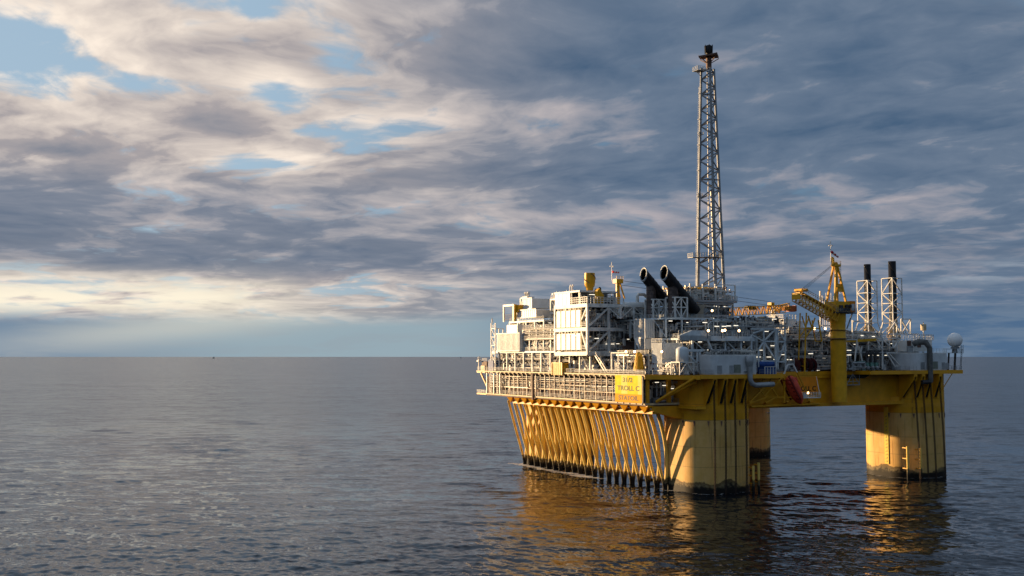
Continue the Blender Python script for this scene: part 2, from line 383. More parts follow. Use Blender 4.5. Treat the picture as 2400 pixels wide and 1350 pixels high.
def thing(name, label, cat, base, group=None):
    o = bpy.data.objects.new(name, None); COL.objects.link(o); o.empty_display_size = 1
    o.location = world(*base); o.rotation_euler = (0, 0, ALPHA); o['_base'] = tuple(float(c) for c in base)
    return tag(o, label, cat, group)
def copy_tree(o, loc, label=None, dz=0):
    c = o.copy(); COL.objects.link(c); c.location = world(*loc); c['_base'] = tuple(float(v) for v in loc)
    if label: c['label'] = label
    for ch in list(o.children):
        k = ch.copy(); COL.objects.link(k); k.parent = c
        for g in list(ch.children):
            j = g.copy(); COL.objects.link(j); j.parent = k
    return c

# ---------------------------------------------------------------- paints
WHITE = mat('white_painted_steel', (0.74, 0.73, 0.69), 0.5, var=0.24, rust=0.45, scale=0.5)
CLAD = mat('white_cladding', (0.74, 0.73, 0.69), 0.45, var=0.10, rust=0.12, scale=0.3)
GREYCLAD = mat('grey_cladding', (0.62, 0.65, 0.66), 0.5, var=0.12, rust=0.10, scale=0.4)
PIPE = mat('insulated_pipe', (0.62, 0.59, 0.53), 0.42, metal=0.08, var=0.35, rust=0.35, scale=0.7)
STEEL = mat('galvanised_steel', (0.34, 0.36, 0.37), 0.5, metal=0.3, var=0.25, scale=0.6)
DARK = mat('dark_equipment_and_core', (0.045, 0.042, 0.042), 0.55, var=0.45, rust=0.2, scale=0.6)  # also colours the core boxes that stand in for interior shade
BROWN = mat('brown_primer', (0.17, 0.10, 0.075), 0.7, var=0.35, scale=0.5)
GREENISH = mat('green_machinery', (0.12, 0.24, 0.20), 0.5, var=0.3)
BLACK = mat('black_heat_paint', (0.009, 0.009, 0.011), 0.5, var=0.3, rust=0.12, scale=1.0)
PALE = mat('shade_tinted_white_steel', (0.62, 0.68, 0.70), 0.5, var=0.2, rust=0.25, scale=0.5)  # white steel with the bluish cast of shade put into its colour
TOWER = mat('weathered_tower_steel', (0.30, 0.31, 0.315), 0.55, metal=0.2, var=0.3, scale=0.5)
RACKP = mat('tan_rack_pipe', (0.50, 0.42, 0.33), 0.45, metal=0.05, var=0.45, rust=0.45, scale=0.8)
YEL = mat('yellow_paint', (0.70, 0.33, 0.012), 0.45, var=0.16, rust=0.30, scale=0.35)
YELC = mat('yellow_crane_paint', (0.72, 0.37, 0.015), 0.45, var=0.15, rust=0.12, scale=0.5)
ORANGE = mat('orange_paint', (0.80, 0.26, 0.01), 0.5, var=0.08)
RED = mat('red_paint', (0.62, 0.07, 0.035), 0.4, var=0.2)
BLUE = mat('blue_tarpaulin', (0.02, 0.07, 0.25), 0.6, var=0.3)
GRATE = mat('deck_plate', (0.22, 0.22, 0.21), 0.75, var=0.3, scale=1.0)
GALV_EDGE = mat('deck_edge_paint', (0.62, 0.50, 0.30), 0.6, var=0.2, rust=0.4, scale=0.8)
RADW = mat('radome_shell', (0.88, 0.88, 0.86), 0.4)
CHAINM = mat('rusty_chain', (0.045, 0.028, 0.02), 0.85, var=0.4, scale=3.0)
ROPE = mat('wire_rope', (0.05, 0.05, 0.055), 0.6)
LAMPW = mat('lamp_glow', (0.9, 0.9, 0.8), 0.5, emit=(1.0, 0.88, 0.68, 0.8))
LAMPY = mat('sodium_lamp_glow', (0.9, 0.7, 0.4), 0.5, emit=(1.0, 0.60, 0.26, 6.0))

def tidal(name, upper, band_z, growth_h, amp, wave=0.12):
    """paint down to the splash zone, marine growth and weathering below it"""
    m = bpy.data.materials.new(name); m.use_nodes = True; N = Nodes(m.node_tree); b = m.node_tree.nodes['Principled BSDF']
    b.inputs['Roughness'].default_value = 0.6; b.inputs['Specular IOR Level'].default_value = 0.15
    pos = N.new('ShaderNodeNewGeometry').outputs['Position']; x, y, z = N.sep(pos)
    n = N.noise(pos, 0.35, 6.0, 0.6)
    st = N.noise(N.vm('MULTIPLY', pos, (1.3, 1.3, 0.06)), 1.0, 7.0, 0.7)
    col = upper
    if band_z:
        cream = N.mix(N.step(n, 0.3, 0.7), (0.64, 0.38, 0.105, 1), (0.73, 0.46, 0.16, 1))
        col = N.mix(N.step(z, band_z - 0.03, band_z + 0.03), cream, N.mix(N.step(n, 0.3, 0.7), (0.62, 0.29, 0.012, 1), (0.72, 0.35, 0.016, 1)))
    col = N.mix(N.m('MULTIPLY', N.step(st, 0.52, 0.68), 0.62), col, (0.22, 0.09, 0.03, 1))
    if band_z:   # plate seams
        for zz in (band_z, band_z + 4.4, band_z - 7.5, band_z - 13.0):
            col = N.mix(N.m('MULTIPLY', N.gauss(z, zz, 0.09), 0.45), col, (0.12, 0.07, 0.03, 1))
    wv = N.noise(N.vm('MULTIPLY', pos, (wave, wave, 0.02)), 1.0, 3.0, 0.5)
    lim = N.m('ADD', growth_h, N.m('MULTIPLY', N.m('SUBTRACT', wv, 0.5), amp))
    f = N.noise(pos, 1.3, 6.0, 0.65)
    zz = N.m('ADD', z, N.m('MULTIPLY', N.m('SUBTRACT', f, 0.5), 1.6))
    dz = N.m('SUBTRACT', lim, zz)
    col = N.mix(N.m('MULTIPLY', N.step(dz, -0.1, 0.25), 0.85), col, (0.055, 0.040, 0.020, 1))
    pale = N.m('MULTIPLY', N.gauss(zz, 2.4, 0.7), N.step(f, 0.42, 0.6))
    col = N.mix(N.step(dz, 0.3, 1.7), col, (0.018, 0.016, 0.012, 1))
    col = N.mix(N.m('MULTIPLY', pale, 0.55), col, (0.30, 0.24, 0.13, 1))
    col = N.mix(N.step(zz, 1.9, 1.1), col, (0.012, 0.010, 0.008, 1))
    N.put(b.inputs['Base Color'], col)
    return m
COLM = tidal('column_paint', (0.66, 0.37, 0.022, 1), 20.3, 2.9, 10.0, 0.08)
RISM = tidal('riser_paint', (0.80, 0.56, 0.14, 1), None, 3.4, 1.4)

# ---------------------------------------------------------------- hull
def rsq(ca_, cb_, h, r, n=9):
    pts = []
    for qx, qy, t0 in ((1, 1, 0), (-1, 1, 90), (-1, -1, 180), (1, -1, 270)):
        for k in range(n + 1):
            t = R(t0 + 90 * k / n); pts.append((ca_ + qx * (h - r) + r * math.cos(t), cb_ + qy * (h - r) + r * math.sin(t)))
    return pts
def prism_xy(mb, pts, zs, smooth=True):
    n = len(pts); vs = [(p[0], p[1], z) for z in zs for p in pts]
    fs = [(i * n + k, i * n + (k + 1) % n, (i + 1) * n + (k + 1) % n, (i + 1) * n + k) for i in range(len(zs) - 1) for k in range(n)]
    mb.add(vs, fs, smooth); m = (len(zs) - 1) * n
    mb.add(vs, [tuple(range(n))[::-1], tuple(range(m, m + n))])
hull = thing('platform_hull', 'yellow four-column floating hull and deck box that carries the whole platform', 'floating platform', (0, 0, 0))
HC = 10.75; RC = 7.5
for i, (x, y) in enumerate(((0, 0), (SP, 0), (0, SP), (SP, SP))):
    m = MB(); prism_xy(m, rsq(x, y, HC, RC), [-12, 0, 8, 16, 24, 33.0])
    c = m.build('column', COLM, hull)
    if y == 0:   # small brackets round the paint line, collar above it
        k = MB(); prism_xy(k, rsq(x, y, HC + 0.10, RC + 0.10), [22.2, 23.4]); k.build('collar', YEL, c)
        for j, (u, v) in enumerate(rsq(x, y, HC, RC, 3)):
            if v < y + 2:
                k = MB()
                d = Vector((u - x, v - y)).normalized(); t = Vector((-d.y, d.x)) * 0.28
                k.prism([(u - t.x, v - t.y, 20.1), (u + t.x, v + t.y, 20.1), (u + d.x * 0.05, v + d.y * 0.05, 18.6)], (d.x * 0.22, d.y * 0.22, 0))
                k.build('bracket', BROWN, c)
m = MB()                                        # deck box
m.box(9.5, SP - 9.5, -6.0, SP + 6, 23.6, 33.0)
m.box(-5.0, 9.5, 10.0, SP + 6, 23.6, 33.0)
m.box(SP - 9.5, SP + 8, 10.2, SP + 6, 23.6, 33.0)
m.build('deck_box', YEL, hull)
m = MB(); m.box(9.3, SP - 9.3, -7.4, -6.02, 23.1, 24.1)     # bottom flange along the near side
m.box(9.3, SP - 9.3, -6.6, -6.02, 31.6, 32.4)
m.prism([(SP - 13, -6.1, 23.1), (SP - 13, -6.1, 25.4), (SP - 3, -10.9, 25.4), (SP - 3, -10.9, 23.1)], (0, 3.0, 0))
m.build('bottom_girder', YEL, hull)
m = MB(); m.box(-22.2, -9.6, -1.2, 95, 24.25, 24.98); m.build('cellar_deck', BROWN, hull)
m = MB(); m.box(-22.6, -22.22, -1.6, 95.4, 24.62, 25.05); m.box(-22.6, -9.8, -1.6, -1.22, 24.5, 25.05)
m.box(-22.2, -9.8, 95.02, 95.4, 24.2, 25.1)
m.build('cellar_deck_edge', GALV_EDGE, hull)
m = MB(); m.box(-22.2, 24, -1.2, SP + 14, 32.2, 32.96); m.box(24.02, SP + 12, -6, SP + 14, 33.02, 33.5)
m.box(-12, 17.4, -12.9, -1.22, 32.2, 32.96); m.box(52.5, SP + 11.4, -12.9, -6.02, 33.02, 33.5)
m.build('main_deck', BROWN, hull)
m = MB(); m.box(-22.7, -22.22, -1.7, 103, 32.6, 33.02)
for k in range(34): b = 0 + k * 3.0; m.prism([(-22.6, b, 32.6), (-22.6, b + 0.8, 32.6), (-22.6, b + 0.4, 31.9)], (0.3, 0, 0))
m.build('main_deck_edge', GALV_EDGE, hull)
m = MB(); m.box(-22.7, -9, -1.7, -1.22, 31.7, 33.0)
m.beam((-22.3, -1.4, 32.3), (-12.2, -13.1, 32.3), 0.9, 1.2); m.box(-12.4, 17.6, -13.4, -12.92, 31.9, 33.05)
m.box(17.42, 52.4, -6.6, -6.03, 32.5, 33.6); m.box(52.3, SP + 11.8, -13.4, -12.92, 32.6, 33.75)
m.box(SP + 11.42, SP + 11.8, -12.9, SP, 32.6, 33.75); m.box(52.0, 52.48, -12.9, -6.65, 32.6, 33.75)
m.build('near_deck_edge', YEL, hull)
m = MB()                                        # open corner bay under the main deck, left of the near column
m.beam((-21.6, -1.4, 25.1), (-21.6, -1.4, 32), 0.8); m.beam((-14.5, -1.6, 32), (-14.5, -1.6, 25.1), 1.0)
m.tube((-13.6, -12.4, 32.2), (-19.0, -1.9, 25.4), 0.42, 8); m.tube((-10.0, -8.5, 31.0), (-18.4, -1.8, 25.6), 0.42, 8)
m.box(-20.5, -9.8, -2.5, -1.66, 22.7, 24.15); m.prism([(-20.5, -2.6, 22.7), (-8.5, -2.6, 22.7), (-8.5, -2.6, 20.6), (-12, -2.6, 20.6)], (0, 2.0, 0))
m.box(-12, -8.6, -10.8, -2.7, 23.5, 24.3)
m.tube((-22, -1.4, 24.2), (-12, -1.4, 22.6), 0.4, 6)
m.build('corner_bracing', YEL, hull)
m = MB(); m.rail([(-22.4, -1.4, 25.0), (-10, -1.4, 25.0)]); m.build('corner_railing', STEEL, hull)
m = MB()                                        # riser girder below the cellar deck, with its row of gussets
G0, G1 = -2.2, 79.0
m.prism([(-20.6, G0, 22.0), (-20.6, G0, 23.3), (-19.9, G0, 23.3), (-18.6, G0, 22.0)], (0, G1 - G0, 0))
m.box(-20.5, -9.9, G0 + 0.3, G1, 23.5, 23.9)
for k in range(17):
    b = G0 + 1.2 + k * (G1 - G0 - 2.5) / 16.0
    m.add([(-22.5, b - 1.6, 24.1), (-20.65, b + 0.6, 23.2), (-20.65, b + 2.6, 22.1), (-22.4, b + 2.4, 24.1), (-20.2, b + 1.0, 24.1)],
          [(0, 1, 2, 3), (0, 3, 4), (0, 4, 1), (1, 4, 2), (2, 4, 3)])
m.build('riser_girder', YEL, hull)
m = MB(); m.prism([(-22.4, 95.2, 24.1), (-22.4, 103, 24.1), (-22.4, 95.2, 22.6)], (12, 0, 0)) if False else m.box(-22.5, -10, 95.5, 103, 24.4, 24.9)
m.beam((-20.8, 95.6, 25.0), (-20.8, 103.0, 32.0), 0.5)
m.box(-22.4, -8, 95.5, 103.2, 32.2, 32.96)
m.build('far_bracket', YEL, hull)
m = MB(); m.rail([(-22.5, 95.5, 24.9), (-22.5, 103, 24.9), (-12, 103, 24.9)], bars=4); m.build('far_railing', STEEL, hull)

# chain housings: pairs of tapering cheek plates with the chain running down between them
def chain_set(cx, lst, lean, words):
    for i, (a, zt) in enumerate(lst):
        off = a - cx; b0 = -HC + (max(0, abs(off) - 3.2) ** 2) / 15.0
        h = MB(); w = 0.62
        for s_ in (-1, 1):
            aa = a + s_ * w
            h.prism([(aa - 0.12, b0 + 0.6, zt + 1.2), (aa - 0.12, -13.3, zt + 1.2), (aa - 0.12, -13.2, zt - 0.6), (aa - 0.12, b0 - 0.15, zt - 6.6), (aa - 0.12, b0 + 0.6, zt - 7.6)], (0.2, 0, 0))
        h.prism([(a - w, -13.3, zt + 1.2), (a + w, -13.3, zt + 1.2), (a + w, -13.3, zt + 0.2), (a, -13.3, zt + 0.6), (a - w, -13.3, zt + 0.2)], (0, 0.2, 0))
        ho = h.build('chain_housing', YEL, hull)
        k = MB(); k.prism([(a - w + 0.13, b0 + 0.4, zt + 0.5), (a - w + 0.13, -12.95, zt + 0.1), (a - w + 0.13, b0 - 0.25, zt - 6.2), (a - w + 0.13, b0 + 0.4, zt - 6.2)], (2 * w - 0.26, 0, 0)); k.build('dark_slot_fill', mat('slot_shade', (0.02, 0.014, 0.01), 0.9), ho)  # near-black wedge fills the slot, its inner shade put into the colour
        c = MB(); n = int((zt + 1.5) / 0.46)
        for j in range(n):
            t = j / n; z = zt - 0.4 - j * 0.46; aa = a + lean * (zt - z); bb = -12.6 - 0.25 * math.sin(PI * t)
            pts = []
            for q in range(10):
                th = 2 * PI * q / 10; u = 0.29 * math.cos(th); v = 0.30 * math.sin(th) + (0.08 if math.sin(th) > 0 else -0.08)
                pts.append((aa + u * 0.95, bb + u * 0.3, z + v) if j % 2 else (aa + u * 0.3, bb - u * 0.95, z + v))
            pts.append(pts[0]); c.path(pts, 0.078, 5)
        o = c.build('anchor_chain', CHAINM, None, (a, -12.6, zt)); tag(o, words[i], 'chain', 'anchor chains')
chain_set(0, [(-7.3, 31.2), (-3.5, 31.2), (0.0, 31.2), (3.9, 31.2)], 0.0,
          ['leftmost anchor chain hanging down the near yellow column', 'second anchor chain from the left on the near column, right of the leftmost one',
           'third anchor chain from the left on the near column', 'rightmost anchor chain on the near column, by its right edge'])
chain_set(SP, [(SP - 9.8, 31.4), (SP - 6.2, 31.4), (SP - 2.6, 31.4), (SP + 1.6, 31.4)], 0.055,
          ['leftmost anchor chain hanging down the far right yellow column', 'rust-streaked second anchor chain from the left on the right-hand column',
           'third anchor chain from the left on the right-hand column', 'rightmost anchor chain, hanging clear of the right-hand column against the sea'])
# fender posts standing at the waterline
def fender(a, b, z1, label):
    t = thing('fender_post', label, 'fender post', (a, b, -2), 'fender posts at the waterline')
    m = MB(); m.tube((a, b, -2), (a, b, z1), 0.36, 8); m.build('post', RISM, t)
    for z in (z1 - 0.6, z1 * 0.62, z1 * 0.32): m = MB(); m.beam((a, b, z), (a + 0.3, b + 2.2, z), 0.3); m.build('bracket', YEL, t)
fender(6.6, -12.4, 7.4, 'yellow fender post at the right end of the near column, left of the pair')
fender(9.6, -11.2, 8.0, 'yellow fender post standing furthest right beside the near column')
fender(SP - 11.4, -10.8, 10.2, 'sunlit fender post on the left part of the right-hand column')
fender(SP - 7.2, -12.2, 9.6, 'shaded fender post in the dark patch of the right-hand column')
# painted draught scale and its ladder on the right-hand column
m = MB(); x0 = SP - 13.6
m.box(SP - 10.98, SP - 10.78, -2.9, -1.3, 4.0, 22.0)
m.build('draught_board', mat('faded_yellow_board', (0.75, 0.55, 0.06), 0.5, var=0.1), hull)
for k in range(14): m = MB(); z = 4.6 + k * 1.1; m.box(SP - 11.03, SP - 10.99, -2.4, -1.8, z, z + 0.12); m.box(SP - 11.03, SP - 10.99, -2.4, -2.3, z + 0.12, z + 0.5); m.build('draught_mark', BROWN, hull)

# ---------------------------------------------------------------- riser tubes
def riser(kind):
    m = MB(); pts = []; rr = []
    for k in range(15):
        t = k / 14.0; z = -3 + (26.2 if kind else 25.6) * t
        s = max(0, (z - 1) / 22.0)
        if kind == 0: a = -0.2 - 6.2 * s ** 1.25 - 0.5 * math.sin(PI * min(1, s)); b = 0.6 * s
        else: a = 0.25 + 0.7 * math.sin(PI * min(1, s) ** 0.8) - 3.4 * s ** 2.6; b = -0.3 * s
        pts.append((a, b, z)); rr.append(0.44 if kind == 0 else 0.58)
    m.path(pts, rr, 8)
    return m
RA = -11.6
bs = [4.4 + 4.12 * i for i in range(21)]
for kind, words in ((0, 'yellow riser tube leaning outward from the sea to the outer deck girder'), (1, 'bowed yellow riser tube of the inner row under the deck')):
    first = None
    for b in bs:
        if first is None:
            first = riser(kind).build('riser_pipe', RISM, None, (0, 0, 0)); o = first
        else: o = first.copy(); COL.objects.link(o)
        rv = random.Random(int(b * 10) + kind); o.location = world(RA + rv.uniform(-0.12, 0.12), b + rv.uniform(-0.2, 0.2), 0); o.scale = (rv.uniform(0.96, 1.04), rv.uniform(0.9, 1.1), 1.0)
        tag(o, words, 'riser pipe', 'outer riser tubes' if kind == 0 else 'inner riser tubes')

# ---------------------------------------------------------------- topsides: generic open steel modules
COLOURS = (WHITE, STEEL, PIPE, BROWN)
def clutter(t, box, seed, n=60, pref='', light=0.5, vessels=2, red=True, floor=None):
    """pipework, vessels, cabinets and valves filling one bay of a module; every kind is one part of the module"""
    rg = random.Random(seed); a0, a1, b0, b1, z0, z1 = box; P = MB(); E = MB(); S = MB(); V = MB(); W = MB()
    la, lb, h = a1 - a0, b1 - b0, z1 - z0
    def front(): return a0 + la * rg.random() ** 2.0
    def near(): return b0 + lb * rg.random() ** 2.0
    for i in range(n):
        r = rg.choice((0.07, 0.09, 0.12, 0.16, 0.22, 0.3)); z = z0 + h * rg.uniform(0.08, 0.96); M = P if rg.random() < light else S
        if rg.random() < 0.5:
            s0 = rg.uniform(a0, a1 - 0.25 * la); s1 = min(a1, s0 + la * rg.uniform(0.12, 0.6)); b = near(); pts = [(s0, b, z), (s1, b, z)]
            if rg.random() < 0.7: pts.append((s1, b, z0 + h * rg.random()))
            if rg.random() < 0.5: pts.insert(0, (s0, b, z0 + h * rg.random()))
        else:
            s0 = rg.uniform(b0, b1 - 0.25 * lb); s1 = min(b1, s0 + lb * rg.uniform(0.12, 0.6)); a = front(); pts = [(a, s0, z), (a, s1, z)]
            if rg.random() < 0.7: pts.append((a, s1, z0 + h * rg.random()))
            if rg.random() < 0.5: pts.insert(0, (a, s0, z0 + h * rg.random()))
        for p, q in zip(pts[:-1], pts[1:]): M.tube(p, q, r, 6)
    for i in range(int(n * 0.6)):
        a, b = front(), near(); r = rg.choice((0.06, 0.1, 0.14, 0.2)); zb = z0 + h * rg.uniform(0, 0.5)
        (P if rg.random() < light else S).tube((a, b, zb), (a, b, min(z1, zb + h * rg.uniform(0.2, 0.8))), r, 5)
    for i in range(int(n * 0.35)):
        a, b = front(), near(); w, d, hh = rg.uniform(0.4, 1.9), rg.uniform(0.4, 1.5), rg.uniform(0.5, min(2.6, h * 0.6))
        zb = z0 if rg.random() < 0.6 else z0 + h * rg.uniform(0.1, 0.6)
        M = rg.choice((W, W, E, S) if light > 0.6 else (E, E, S, W)); M.box(a, min(a + w, a1), b, min(b + d, b1), zb, min(zb + hh, z1))
        if rg.random() < 0.5: M.box(a + 0.1, a + w * 0.5, b - 0.18, b - 0.01, zb + 0.2, zb + hh * 0.7)
    for i in range(vessels):
        a, b = rg.uniform(a0 + 1, a1 - 1), rg.uniform(b0 + 1, b1 - 1) if lb > 4 else b0 + 1; r = rg.uniform(0.6, 1.2)
        if h > 3 and rg.random() < 0.6:
            k = h * rg.uniform(0.5, 0.8); (W if rg.random() < light else E).lathe((a, b, z0 + 0.4), [(0.2, 0), (r, 0.3), (r, k - 0.4), (r * 0.6, k - 0.1), (0.1, k)], 12)
        else:
            L = rg.uniform(2.5, 6); z = z0 + min(h - 1, 1.6); (W if rg.random() < light else E).path([(a, b, z), (a, b + 0.2, z), (a, b + L, z), (a, b + L + 0.3, z)], [r * 0.5, r, r, r * 0.5], 12)
    for i in range(int(n * 1.2)):
        a, b, z = front(), near(), z0 + h * rg.random(); k = rg.uniform(0.08, 0.26)
        M = V if rg.random() < 0.35 else (P if rg.random() < light else E); M.box(a - k, a + k, b - k, b + k, z - k, z + k * 1.4)
    P.build(pref + 'pipework', PIPE, t); S.build(pref + 'steel_pipework', STEEL, t); E.build(pref + 'machinery', DARK, t)
    W.build(pref + 'cabinets', WHITE, t); V.build(pref + 'valves', BROWN if red else DARK, t)
def lamps(t, lst, w=1.2):
    for (a, b, z) in lst:
        m = MB(); m.box(a - w / 2, a + w / 2, b - 0.12, b + 0.12, z - 0.07, z + 0.09); m.build('lamp', LAMPW, t)
def deck_module(name, label, cat, box, zs, na, nb, seed, w=0.42, frame=WHITE, n=60, light=0.5, core=True, brace='XZ', rails=True,
                lampn=3, skip_top=False, vessels=2, inset=0.0):
    a0, a1, b0, b1 = box; t = thing(name, label, cat, (a0, b0, zs[0])); rg = random.Random(seed)
    F = MB(); D = MB(); RL = MB(); K = MB()
    As = [a0 + (a1 - a0) * i / na for i in range(na + 1)]; Bs = [b0 + (b1 - b0) * i / nb for i in range(nb + 1)]
    for a in As: F.beam((a, b0, zs[0]), (a, b0, zs[-1]), w); F.beam((a, b1, zs[0]), (a, b1, zs[-1]), w)
    for b in Bs[1:-1]: F.beam((a0, b, zs[0]), (a0, b, zs[-1]), w); F.beam((a1, b, zs[0]), (a1, b, zs[-1]), w)
    for li, z in enumerate(zs):
        if li: 
            hh = w * 1.25
            F.beam((a0, b0 - 0.03, z - hh / 2), (a1, b0 - 0.03, z - hh / 2), w * 0.8, hh); F.beam((a0 - 0.03, b0, z - hh / 2), (a0 - 0.03, b1, z - hh / 2), w * 0.8, hh)
            F.beam((a0, b1, z - hh / 2), (a1, b1, z - hh / 2), w * 0.8, hh); F.beam((a1, b0, z - hh / 2), (a1, b1, z - hh / 2), w * 0.8, hh)
            if li < len(zs) - 1 or not skip_top:
                D.box(a0 + 0.2, a1 - 0.2, b0 + 0.2, b1 - 0.2, z - 0.12, z + 0.02)
                if rails: RL.rail([(a0, b1, z), (a0, b0, z), (a1, b0, z)], r=0.055)
        if li < len(zs) - 1:
            z2 = zs[li + 1] - w; s = w * 0.62
            for i in range(nb):
                if 'X' in brace and rg.random() < 0.6:
                    p, q = (a0, Bs[i], z), (a0, Bs[i + 1], z2)
                    if (i + li) % 2: p, q = (a0, Bs[i + 1], z), (a0, Bs[i], z2)
                    F.tube(p, q, s / 2, 6)
            for i in range(na):
                if 'Z' in brace and rg.random() < 0.75:
                    p, q = (As[i], b0, z), (As[i + 1], b0, z2)
                    if (i + li) % 2: p, q = (As[i + 1], b0, z), (As[i], b0, z2)
                    F.tube(p, q, s / 2, 6)
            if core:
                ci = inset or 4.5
                K.box(a0 + min(ci, (a1 - a0) * 0.42), a1 - 0.8, b0 + min(ci, (b1 - b0) * 0.42), b1 - 0.8, z + 0.05, zs[li + 1] - 0.75)  # dark box added as core, standing in for the shaded depth of the bay
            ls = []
            for k in range(lampn): ls.append((rg.uniform(a0 + 1, a1 - 1), b0 + rg.uniform(0.3, 2.2), zs[li + 1] - 0.95 - rg.random() * 0.6))
            lamps(t, ls)
            clutter(t, (a0 + 0.3, a1 - 0.4, b0 + 0.3, b1 - 0.4, z + 0.05, zs[li + 1] - 0.6), seed * 7 + li, n, light=light, vessels=vessels)
    F.build('frame', frame, t); D.build('deck_floor', GRATE, t); RL.build('railing', frame, t); K.build('shade_core', DARK, t)
    return t
def one(name, label, cat, base, parts, group=None):
    """a thing from ready meshes: parts = [(part name, builder, material), ...]"""
    t = thing(name, label, cat, base, group)
    for pn, mb, mt in parts: mb.build(pn, mt, t)
    return t

# ---- cellar deck pipe rack along the sunlit side
t = thing('pipe_rack', 'long sunlit rack of pale pipes between the cellar deck and the main deck', 'pipe rack', (-22, 0, 25))
rg = random.Random(5); P = MB(); S = MB(); F = MB(); RL = MB(); V = MB(); W = MB(); K = MB()
for z in (27.8, 28.2, 28.9, 29.2, 29.9, 30.6, 31.1):
    for a in (-21.7, -20.6):
        b = 1.0 + rg.random() * 6
        while b < 92:
            L = rg.uniform(10, 45); r = rg.choice((0.08, 0.10, 0.13, 0.2)); e = min(94, b + L); zz = z + rg.uniform(-0.2, 0.2)
            (P if rg.random() < 0.75 else S).tube((a + rg.uniform(-0.2, 0.2), b, zz), (a, e, zz), r, 7)
            if rg.random() < 0.6: P.tube((a, e, zz), (a, e, 25.4), r, 6)
            b = e + rg.uniform(0.5, 3)
for k in range(32):
    b = 0.4 + k * 3.02; F.beam((-21.9, b, 25), (-21.9, b, 32.2), 0.14 if k % 2 else 0.24);
    if rg.random() < 0.6: W = MB(); W.lathe((-20.6 + rg.random(), b + 1.3, 25.0), [(0.5, 0), (0.55, 0.3), (0.55, 2.2), (0.2, 2.5)], 10); W.build('pump_casing', WHITE, t)
    if rg.random() < 0.5: V.box(-20.5, -19.3, b + 0.6, b + 1.8, 25, 25 + rg.uniform(1, 2.3))
    for j in range(4): V.box(-21.2, -20.9, b + rg.random() * 2.8, b + rg.random() * 2.8 + 0.2, 25.4, 26.4 + rg.random() * 5)
F.beam((-22, 0, 27.5), (-22, 94, 27.5), 0.16)
RL.rail([(-22.35, 95, 25.05), (-22.35, 0, 25.05)], h=1.2, r=0.055, post=2.6)
P.build('pipework', RACKP, t); S.build('steel_pipework', STEEL, t); F.build('frame', RACKP, t); RL.build('railing', WHITE, t)
V.build('valves', BROWN, t)
K.box(-18.6, -10.2, 2.5, 94, 25.0, 32.1); K.build('shade_core', mat('shadowed_brown_wall', (0.06, 0.04, 0.03), 0.8, var=0.3), t)  # dark box close behind the pipes, the rack's inner shade put into its colour
clutter(t, (-21, -18.8, 0.5, 94, 25.1, 31.6), 91, 90, light=0.4, vessels=6)
m = MB(); m.beam((-22.9, 61, 23.8), (-22.9, 61, 32.6), 0.6); m.build('drain_caisson', BROWN, t)
m = MB()
for bb in (86.5, 91.5): m.ladder((-22.7, bb, 25), (-22.7, bb, 33), 0.9, (0, 1, 0), 0.1)
for bb in (84.5, 89, 94.5): m.beam((-22.7, bb, 25), (-22.7, bb, 32.2), 0.35)
m.build('ladder', PIPE, t)
lamps(t, [(-18 + 2.6 * k, -0.9, 30.8 - 0.9 * (k % 3)) for k in range(3)])
clutter(t, (-21.5, -10.2, -0.9, 2.2, 25.1, 31.9), 92, 22, light=0.3, vessels=1, red=False)

# ---- walkway railing of the main deck
t = thing('deck_railing', 'low railing with pipes along the sunlit edge of the main deck', 'railing', (-22.4, 0, 33))
m = MB(); m.rail([(-22.4, 102.8, 33.06), (-22.4, -1.4, 33.06)], h=1.2, r=0.06, post=2.4); m.build('railing', WHITE, t)
m = MB()
for zz in (33.4, 33.9): m.tube((-22.0, 0, zz), (-22.0, 36, zz), 0.16, 6)
m.build('pipework', PIPE, t)
t = thing('deck_railing', 'grey railing along the shaded near edge of the main deck', 'railing', (-12, -13.2, 33))
m = MB(); m.rail([(-22.3, -1.6, 33.06), (-12.3, -13.1, 33.06), (-7.9, -13.1, 33.06)], h=1.3, r=0.06)
m.build('railing', STEEL, t); m = MB(); m.rail([(8.8, -13.1, 33.06), (17.4, -13.1, 33.06), (17.4, -6.4, 33.6), (38, -6.4, 33.6)], h=1.3, r=0.06)
m.build('railing', STEEL, t); m = MB(); m.rail([(47, -6.4, 33.6), (52.3, -6.4, 33.7), (52.3, -13.1, 33.76), (72.5, -13.1, 33.76)], h=1.3, r=0.06)
m.build('railing', STEEL, t); m = MB(); m.rail([(88.8, -13.1, 33.76), (SP + 11.6, -13.1, 33.76), (SP + 11.6, 10, 33.76)], h=1.3, r=0.06); m.build('railing', STEEL, t)

# ---- sunlit lower process module and the blocks above it
deck_module('process_module', 'low white braced process module full of pipes, along the sunlit main deck edge', 'process module',
            (-20.6, -3, 29.5, 95), [33.0, 39.9], 2, 11, 21, w=0.5, n=190, light=0.7, vessels=6, lampn=2, inset=3.2)
deck_module('process_module', 'sunlit upper pipe module right of the ribbed white store', 'process module',
            (-20.2, -4, 49, 72.5), [40.0, 44.2, 47.4], 2, 5, 22, w=0.42, n=120, light=0.75, vessels=3, inset=3.0)
t = thing('pipe_run', 'bundle of long pale pipes fronting the upper pipe module, right of the ribbed store', 'pipes', (-20.6, 49, 44))
m = MB()
for k, z in enumerate((43.7, 44.3, 44.9, 45.8, 46.3, 47.2, 47.7)): m.tube((-20.7, 48.6, z), (-20.7, 72, z), 0.17, 6)
m.build('pipework', PIPE, t)
m = MB(); m.ribs((-21.6, 89.0), (-21.6, 72.2), 40.1, 45.9, (-1, 0), 0.85, 0.16, 0.2); m.ribs((-21.4, 72.15), (-4, 72.15), 40.1, 45.9, (0, -1), 0.85)
m.box(-21.2, -4, 72.5, 89, 40.1, 45.7)
